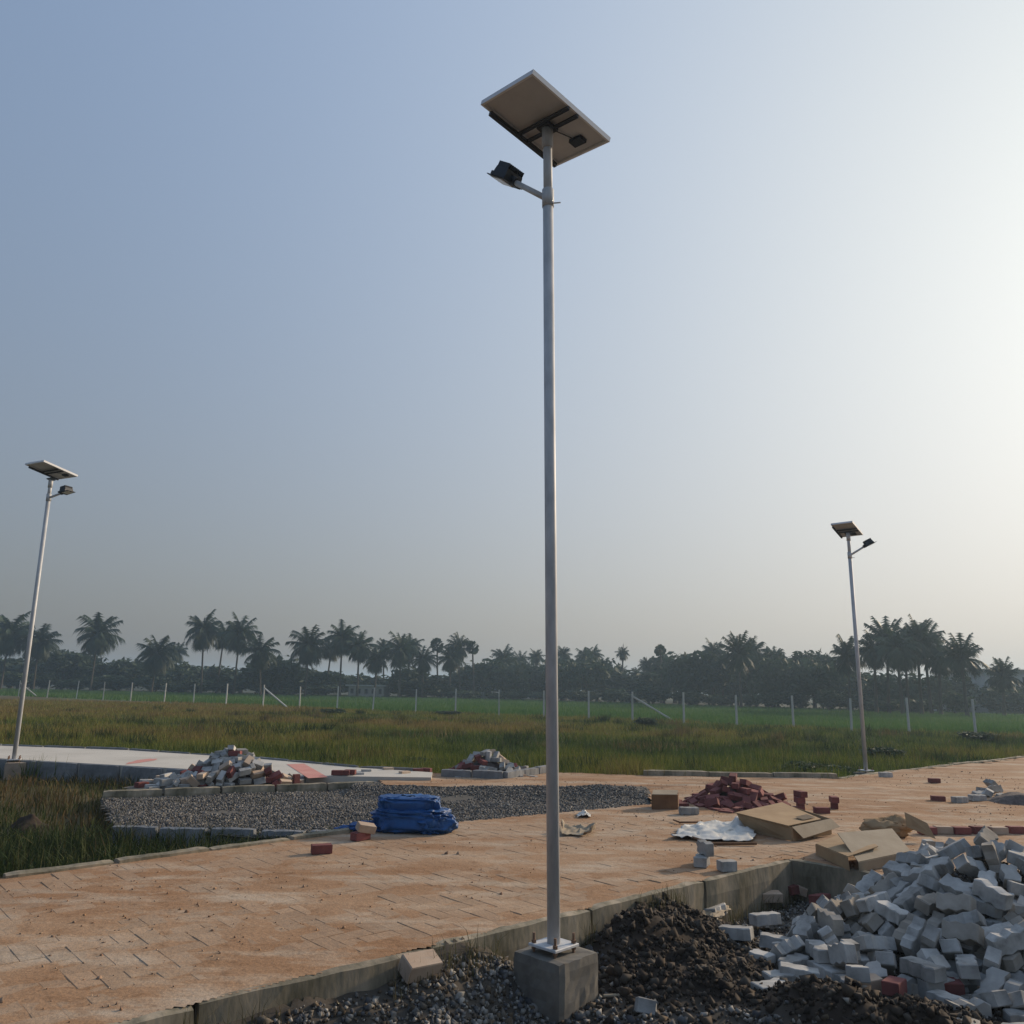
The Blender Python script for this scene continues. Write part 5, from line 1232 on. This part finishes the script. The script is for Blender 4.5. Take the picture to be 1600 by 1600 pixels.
def palm(px, py, Y, rpx, kind, label, group):
    c = atY(px, py, Y); R = rpx * .83 * Y / F_PX; zg = 0.0
    root = empty('fan_palm' if kind >= 8 else 'coconut_palm', (c.x, c.y, zg)); H = c.z - zg
    t = link('trunk', random.choice(TR), None, root); t.scale = (.16, .16, H)
    cr = link('crown', PALMS[kind], None, root); s = R / (2.35 if kind < 8 else 1.35); cr.location = (0, 0, H - .05); cr.scale = (s, s, s * random.uniform(.95, 1.15)); cr.rotation_euler = (random.gauss(0, .08), random.gauss(0, .08), random.uniform(0, 6.28))
    root.rotation_euler = (random.gauss(0, .02), random.gauss(0, .045), 0)
    tag(root, label, 'palm tree', group)
random.seed(77)
def edge_Y(px): return float(np.interp(px, [0, 150, 400, 800, 1100, 1400, 1600], [116, 115, 106, 104, 86, 69, 65]))
PL_ = [ # px, crown y, crown radius px, kind, depth offset, label
 (14, 988, 46, 0, -2, 'large coconut palm cut by the left picture edge'), (62, 1003, 38, 1, 0, 'coconut palm just right of the left lamp pole'),
 (152, 990, 40, 2, 0, 'lone tall coconut palm between the left lamp and the treeline'), (243, 1020, 38, 3, 0, 'low spreading coconut palm left of the tall trio'),
 (279, 1018, 20, 4, 30, 'small distant palm behind the low spreading palm'), (324, 984, 36, 0, 2, 'leftmost palm of the tall trio'), (346, 992, 28, 4, 6, 'middle palm of the tall trio'),
 (373, 990, 36, 1, 2, 'rightmost palm of the tall trio'), (412, 1018, 36, 2, 0, 'coconut palm above the braced white post'), (482, 1008, 40, 3, 0, 'big palm with drooping fronds over the dark bush'),
 (513, 1012, 26, 4, 8, 'narrow palm behind the big drooping palm'), (536, 996, 32, 0, 3, 'tallest palm of the group left of the white shed'), (562, 1010, 32, 1, 3, 'palm right of the tallest one by the white shed'),
 (588, 1030, 28, 2, 3, 'palm over the white roofed shed'), (603, 1012, 20, 4, 16, None), (627, 1015, 34, 3, 3, None), (640, 1010, 26, 0, 10, None), (662, 1030, 26, 1, 5, None),
 (687, 1008, 14, 8, 12, 'slim fan palm above the middle trees'), (703, 1028, 28, 4, 6, None), (722, 1012, 26, 2, 8, None), (743, 1012, 14, 9, 8, 'round fan palm at the right end of the left palm row'),
 (790, 1030, 26, 0, 20, None), (812, 1034, 20, 1, 30, None), (838, 1026, 16, 4, 30, None), (884, 1022, 18, 2, 25, None), (915, 1028, 22, 3, 25, None), (932, 1022, 20, 0, 30, None),
 (971, 1020, 13, 4, 22, 'thin lone palm rising above the gap right of the lamp pole'), (972, 1050, 15, 1, 30, None), (992, 1052, 13, 2, 35, None),
 (1036, 1016, 12, 9, 12, 'round fan palm right of the gap'), (1012, 1038, 16, 3, 22, None), (1105, 1018, 24, 4, 16, None), (1128, 1025, 14, 8, 14, None),
 (1155, 1022, 36, 5, 0, 'full palm standing at the paddy edge left of the right lamp'), (1178, 1020, 30, 1, 8, None), (1212, 1030, 24, 2, 12, None),
 (1282, 1040, 20, 3, 20, None), (1322, 1026, 36, 6, 2, 'palm directly left of the right lamp pole'), (1362, 1015, 36, 0, 0, None), (1380, 1005, 44, 5, 3, None), (1402, 1012, 40, 1, -1, None),
 (1430, 1000, 44, 7, 1, None), (1446, 1008, 42, 6, 3, None), (1462, 1030, 32, 2, 1, None), (1412, 1020, 36, 3, 4, None), (1502, 1028, 42, 6, -2, 'tall palm with upright fronds left of the far right house'), (1562, 1056, 32, 7, 4, 'palm in front of the far right house')]
for (px, py, r, kd, dy, lb) in PL_:
    grp = 'coconut palms in the treeline' if kd < 8 else 'fan palms in the treeline'
    if lb is None:
        lb = '%s palm above the %s' % ('dense clustered' if px > 1340 else 'hazy' if px > 760 else 'crowded dark', post_name(px)) + (', larger one' if r > 25 else ', smaller one')
    palm(px, py, edge_Y(px) + dy, r, kd, lb, grp)

def leaf_crown(seed, n_cl, n_lf, leaf=.16):
    """unit crown: radius about 1, many leaf faces in clumps"""
    r = np.random.default_rng(seed); cen = r.normal(size=(n_cl, 3)); cen /= np.linalg.norm(cen, axis=1)[:, None]; cen *= (r.random((n_cl, 1)) ** .45) * .82; cen[:, 2] = cen[:, 2] * .75
    rad = r.uniform(.16, .34, n_cl); P = np.repeat(cen, n_lf, 0) + r.normal(size=(n_cl * n_lf, 3)) * np.repeat(rad, n_lf)[:, None] * .55
    N = len(P); a = r.normal(size=(N, 3)); a /= np.linalg.norm(a, axis=1)[:, None]; b = np.cross(a, r.normal(size=(N, 3))); b /= np.linalg.norm(b, axis=1)[:, None]
    s = leaf * r.uniform(.5, 1.2, (N, 1)); Q = np.stack([P - a * s, P + b * s * .45, P + a * s, P - b * s * .45], 1).reshape(-1, 3)
    m = mesh_np('tree_crown', Q, np.arange(4 * N).reshape(-1, 4)); m.materials.append(M['leaf']); return m, cen
CROWNS = [leaf_crown(500 + i, 46, 60) for i in range(5)]
LIMBS = []
for m_, cen in CROWNS:
    mb = MB().tube([(0, 0, -1.7), (.02, .01, -.9), (0, 0, -.35)], [.10, .075, .06], 7)
    for c_ in cen[::6]: mb.tube([(0, 0, -.6), tuple(np.array(c_) * .5 + np.array((0, 0, -.2))), tuple(c_)], [.045, .03, .012], 5, False)
    t_ = mb.mesh('tree_trunk', True); t_.materials.append(M['trunk']); LIMBS.append(t_)
def tree(px, top_y, Y, wpx, label, group, name='leafy_tree', zmin=0.0):
    t = atY(px, top_y, Y); R = wpx * Y / F_PX / 2; H = t.z; v = random.randrange(5)
    root = empty(name, (t.x, t.y, 0)); rz_ = min(R * random.uniform(.8, 1.1), H * .48); cz = H - rz_ * .95
    for nm, me in (('trunk', LIMBS[v]), ('crown', CROWNS[v][0])):
        o = link(nm, me, None, root); o.location = (0, 0, cz); o.scale = (R, R, rz_ if nm == 'crown' else max(rz_, cz / 1.6)); o.rotation_euler = (0, 0, random.uniform(0, 6.28))
        if nm == 'trunk': o.rotation_euler = root.children[0].rotation_euler
    return tag(root, label, 'tree', group)
prof_x = [0, 60, 100, 200, 240, 300, 400, 450, 500, 560, 600, 640, 700, 730, 760, 800, 850, 900, 940, 960, 1000, 1020, 1060, 1100, 1150, 1200, 1250, 1300, 1350, 1420, 1500, 1600]
prof_y = [1022, 1038, 1028, 1030, 1045, 1042, 1046, 1030, 1058, 1066, 1064, 1052, 1058, 1045, 1030, 1030, 1038, 1028, 1034, 1062, 1058, 1040, 1024, 1022, 1028, 1022, 1024, 1036, 1058, 1068, 1070, 1062]
px = -30
while px < 1640:
    w_ = random.uniform(50, 105); ty = float(np.interp(px, prof_x, prof_y)) + random.uniform(-18, 5)
    tree(px, ty, edge_Y(px) + random.uniform(9, 26), w_, 'dark leafy treeline tree behind the %s' % post_name(px), 'leafy trees of the treeline'); px += w_ * random.uniform(.34, .52)
for px, ty, w_ in ((95, 1030, 60), (185, 1028, 70), (270, 1034, 60), (445, 1020, 70), (640, 1036, 60), (765, 1026, 70), (800, 1032, 60), (878, 1024, 60), (918, 1026, 70), (1060, 1020, 70), (1112, 1016, 70), (1205, 1018, 80), (1248, 1022, 70), (1290, 1030, 60), (1390, 1044, 80), (1445, 1048, 70)):
    tree(px, ty, edge_Y(px) + random.uniform(6, 14), w_, 'tall broadleaf tree rising above the bushes behind the %s' % post_name(px), 'tall leafy trees of the treeline')
px = -40
while px < 1650:
    w_ = random.uniform(45, 80); ty = float(np.interp(px, prof_x, prof_y)) + random.uniform(-2, 12)
    if not (530 < px < 620): tree(px, min(ty, 1066), edge_Y(px) * 1.45 + random.uniform(5, 60), w_, 'faint bluish tree far behind the %s' % post_name(px), 'far hazy trees'); 
    px += w_ * random.uniform(.6, .9)
px = -30
while px < 1640:                                             # low bushes at the paddy's far edge
    w_ = random.uniform(40, 75); by = 1060 + (px / 1600) * 34
    if not (545 < px < 605 or 1520 < px): tree(px, by + random.uniform(-14, 4), edge_Y(px) + random.uniform(3, 8), w_, 'low dark bush at the far paddy edge behind the %s' % post_name(px), 'bushes along the paddy edge', 'field_bush')
    px += w_ * random.uniform(.6, 1.0)
for i, (px, ty, py, w_) in enumerate(((1255, 1188, 1212, 70), (1300, 1193, 1214, 60), (1210, 1196, 1212, 50), (905, 1180, 1200, 50), (650, 1180, 1200, 40), (1130, 1196, 1211, 46), (1380, 1165, 1190, 60), (1010, 1120, 1136, 40), (1530, 1142, 1160, 60), (700, 1110, 1118, 40), (520, 1106, 1116, 46))):
    Y = at(px, py, 0).y; lb = 'dark green shrub at the meadow edge behind the junction' if py > 1185 else 'dark shrub low in the meadow near the fence posts'
    tree(px, ty, Y, w_, lb, 'shrubs at the meadow edge' if py > 1185 else 'shrubs near the fence', 'shrub')

# ================================================================ FAR HOUSES
def house(name, pxl, pxr, top, Y, depth, label, wall, roofm, nwin, storeys=1, over=.3, roof_t=.25, pitched=False):
    a, b = atY(pxl, top, Y), atY(pxr, top, Y); W = b.x - a.x; H = (a.z + b.z) / 2
    root = tag(empty(name, ((a.x + b.x) / 2, Y + depth / 2, 0)), label, 'house')
    MB().box((0, 0, H / 2 - .1), (W, depth, H + .2)).build('wall', wall, root)
    if pitched:
        r = MB(); hw = W / 2 + over; hd = depth / 2 + over; r.add([(-hw, -hd, H), (hw, -hd, H), (hw, hd, H), (-hw, hd, H), (-hw, 0, H + .9), (hw, 0, H + .9)], [(0, 1, 5, 4), (2, 3, 4, 5), (1, 2, 5), (3, 0, 4), (3, 2, 1, 0)]); r.build('roof', roofm, root)
    else: MB().box((0, 0, H + roof_t / 2), (W + over * 2, depth + over * 2, roof_t)).build('roof', roofm, root)
    hs = H / storeys
    for s in range(storeys):
        if s: MB().box((0, -depth / 2 - .3, hs * s), (W + .2, .7, .16)).build('balcony_slab', roofm, root)
        for i in range(nwin):
            x = -W / 2 + W * (i + .5) / nwin; w = MB().box((x, -depth / 2 - .01, hs * (s + .55)), (W / nwin * .42, .06, hs * .42)).build('window', M['dark'], root)
            MB().box((x, -depth / 2 - .06, hs * (s + .55) - hs * .23), (W / nwin * .5, .12, .06)).build('sill', wall, w)
    return root
house('field_shed', 545, 600, 1072, 112, 6, 'long low shed with white sheet roof left of the foreground pole', M['plaster'], M['roof_white'], 5, 1, .4, .15)
house('hazy_house', 806, 850, 1058, 135, 8, 'hazy two storey house left of the foreground pole', M['plaster'], M['roof'], 3, 2)
house('white_hut', 752, 768, 1078, 120, 4, 'tiny white hut at the paddy edge', M['plaster_white'], M['roof_white'], 1, 1, .2, .2, True)
house('white_hut', 974, 1000, 1068, 112, 4, 'small white hut in the treeline gap right of the pole', M['plaster_white'], M['roof_white'], 1, 1, .2, .2, True)
house('flat_roof_house', 1538, 1640, 1050, 84, 8, 'pale two storey flat roofed house at the far right edge', M['plaster'], M['roof'], 4, 2)
house('side_house', 1500, 1545, 1062, 90, 7, 'lower pale house left of the flat roofed house', M['plaster_white'], M['roof'], 2, 1)

# ================================================================ HAZE
hx0, hx1, hy0, hy1 = float(xs[0]) - 5, float(xs[-1]) + 5, float(ys[0]) - 5, float(ys[-1]) + 5
hz = MB().box(((hx0 + hx1) / 2, (hy0 + hy1) / 2, 7.4), (hx1 - hx0, hy1 - hy0, 17.2)).build('haze', None)
hm = bpy.data.materials.new('haze_air'); hm.use_nodes = True; hn = hm.node_tree.nodes; hn.remove(hn["Principled BSDF"])
pv = hn.new("ShaderNodeVolumePrincipled"); pv.inputs["Color"].default_value = (.58, .79, 1.0, 1); pv.inputs["Density"].default_value = .0011; pv.inputs["Anisotropy"].default_value = .35
hm.node_tree.links.new(pv.outputs[0], hn["Material Output"].inputs["Volume"]); hz.data.materials.append(hm)
tag(hz, 'pale morning haze over the whole field', 'haze', kind='stuff')
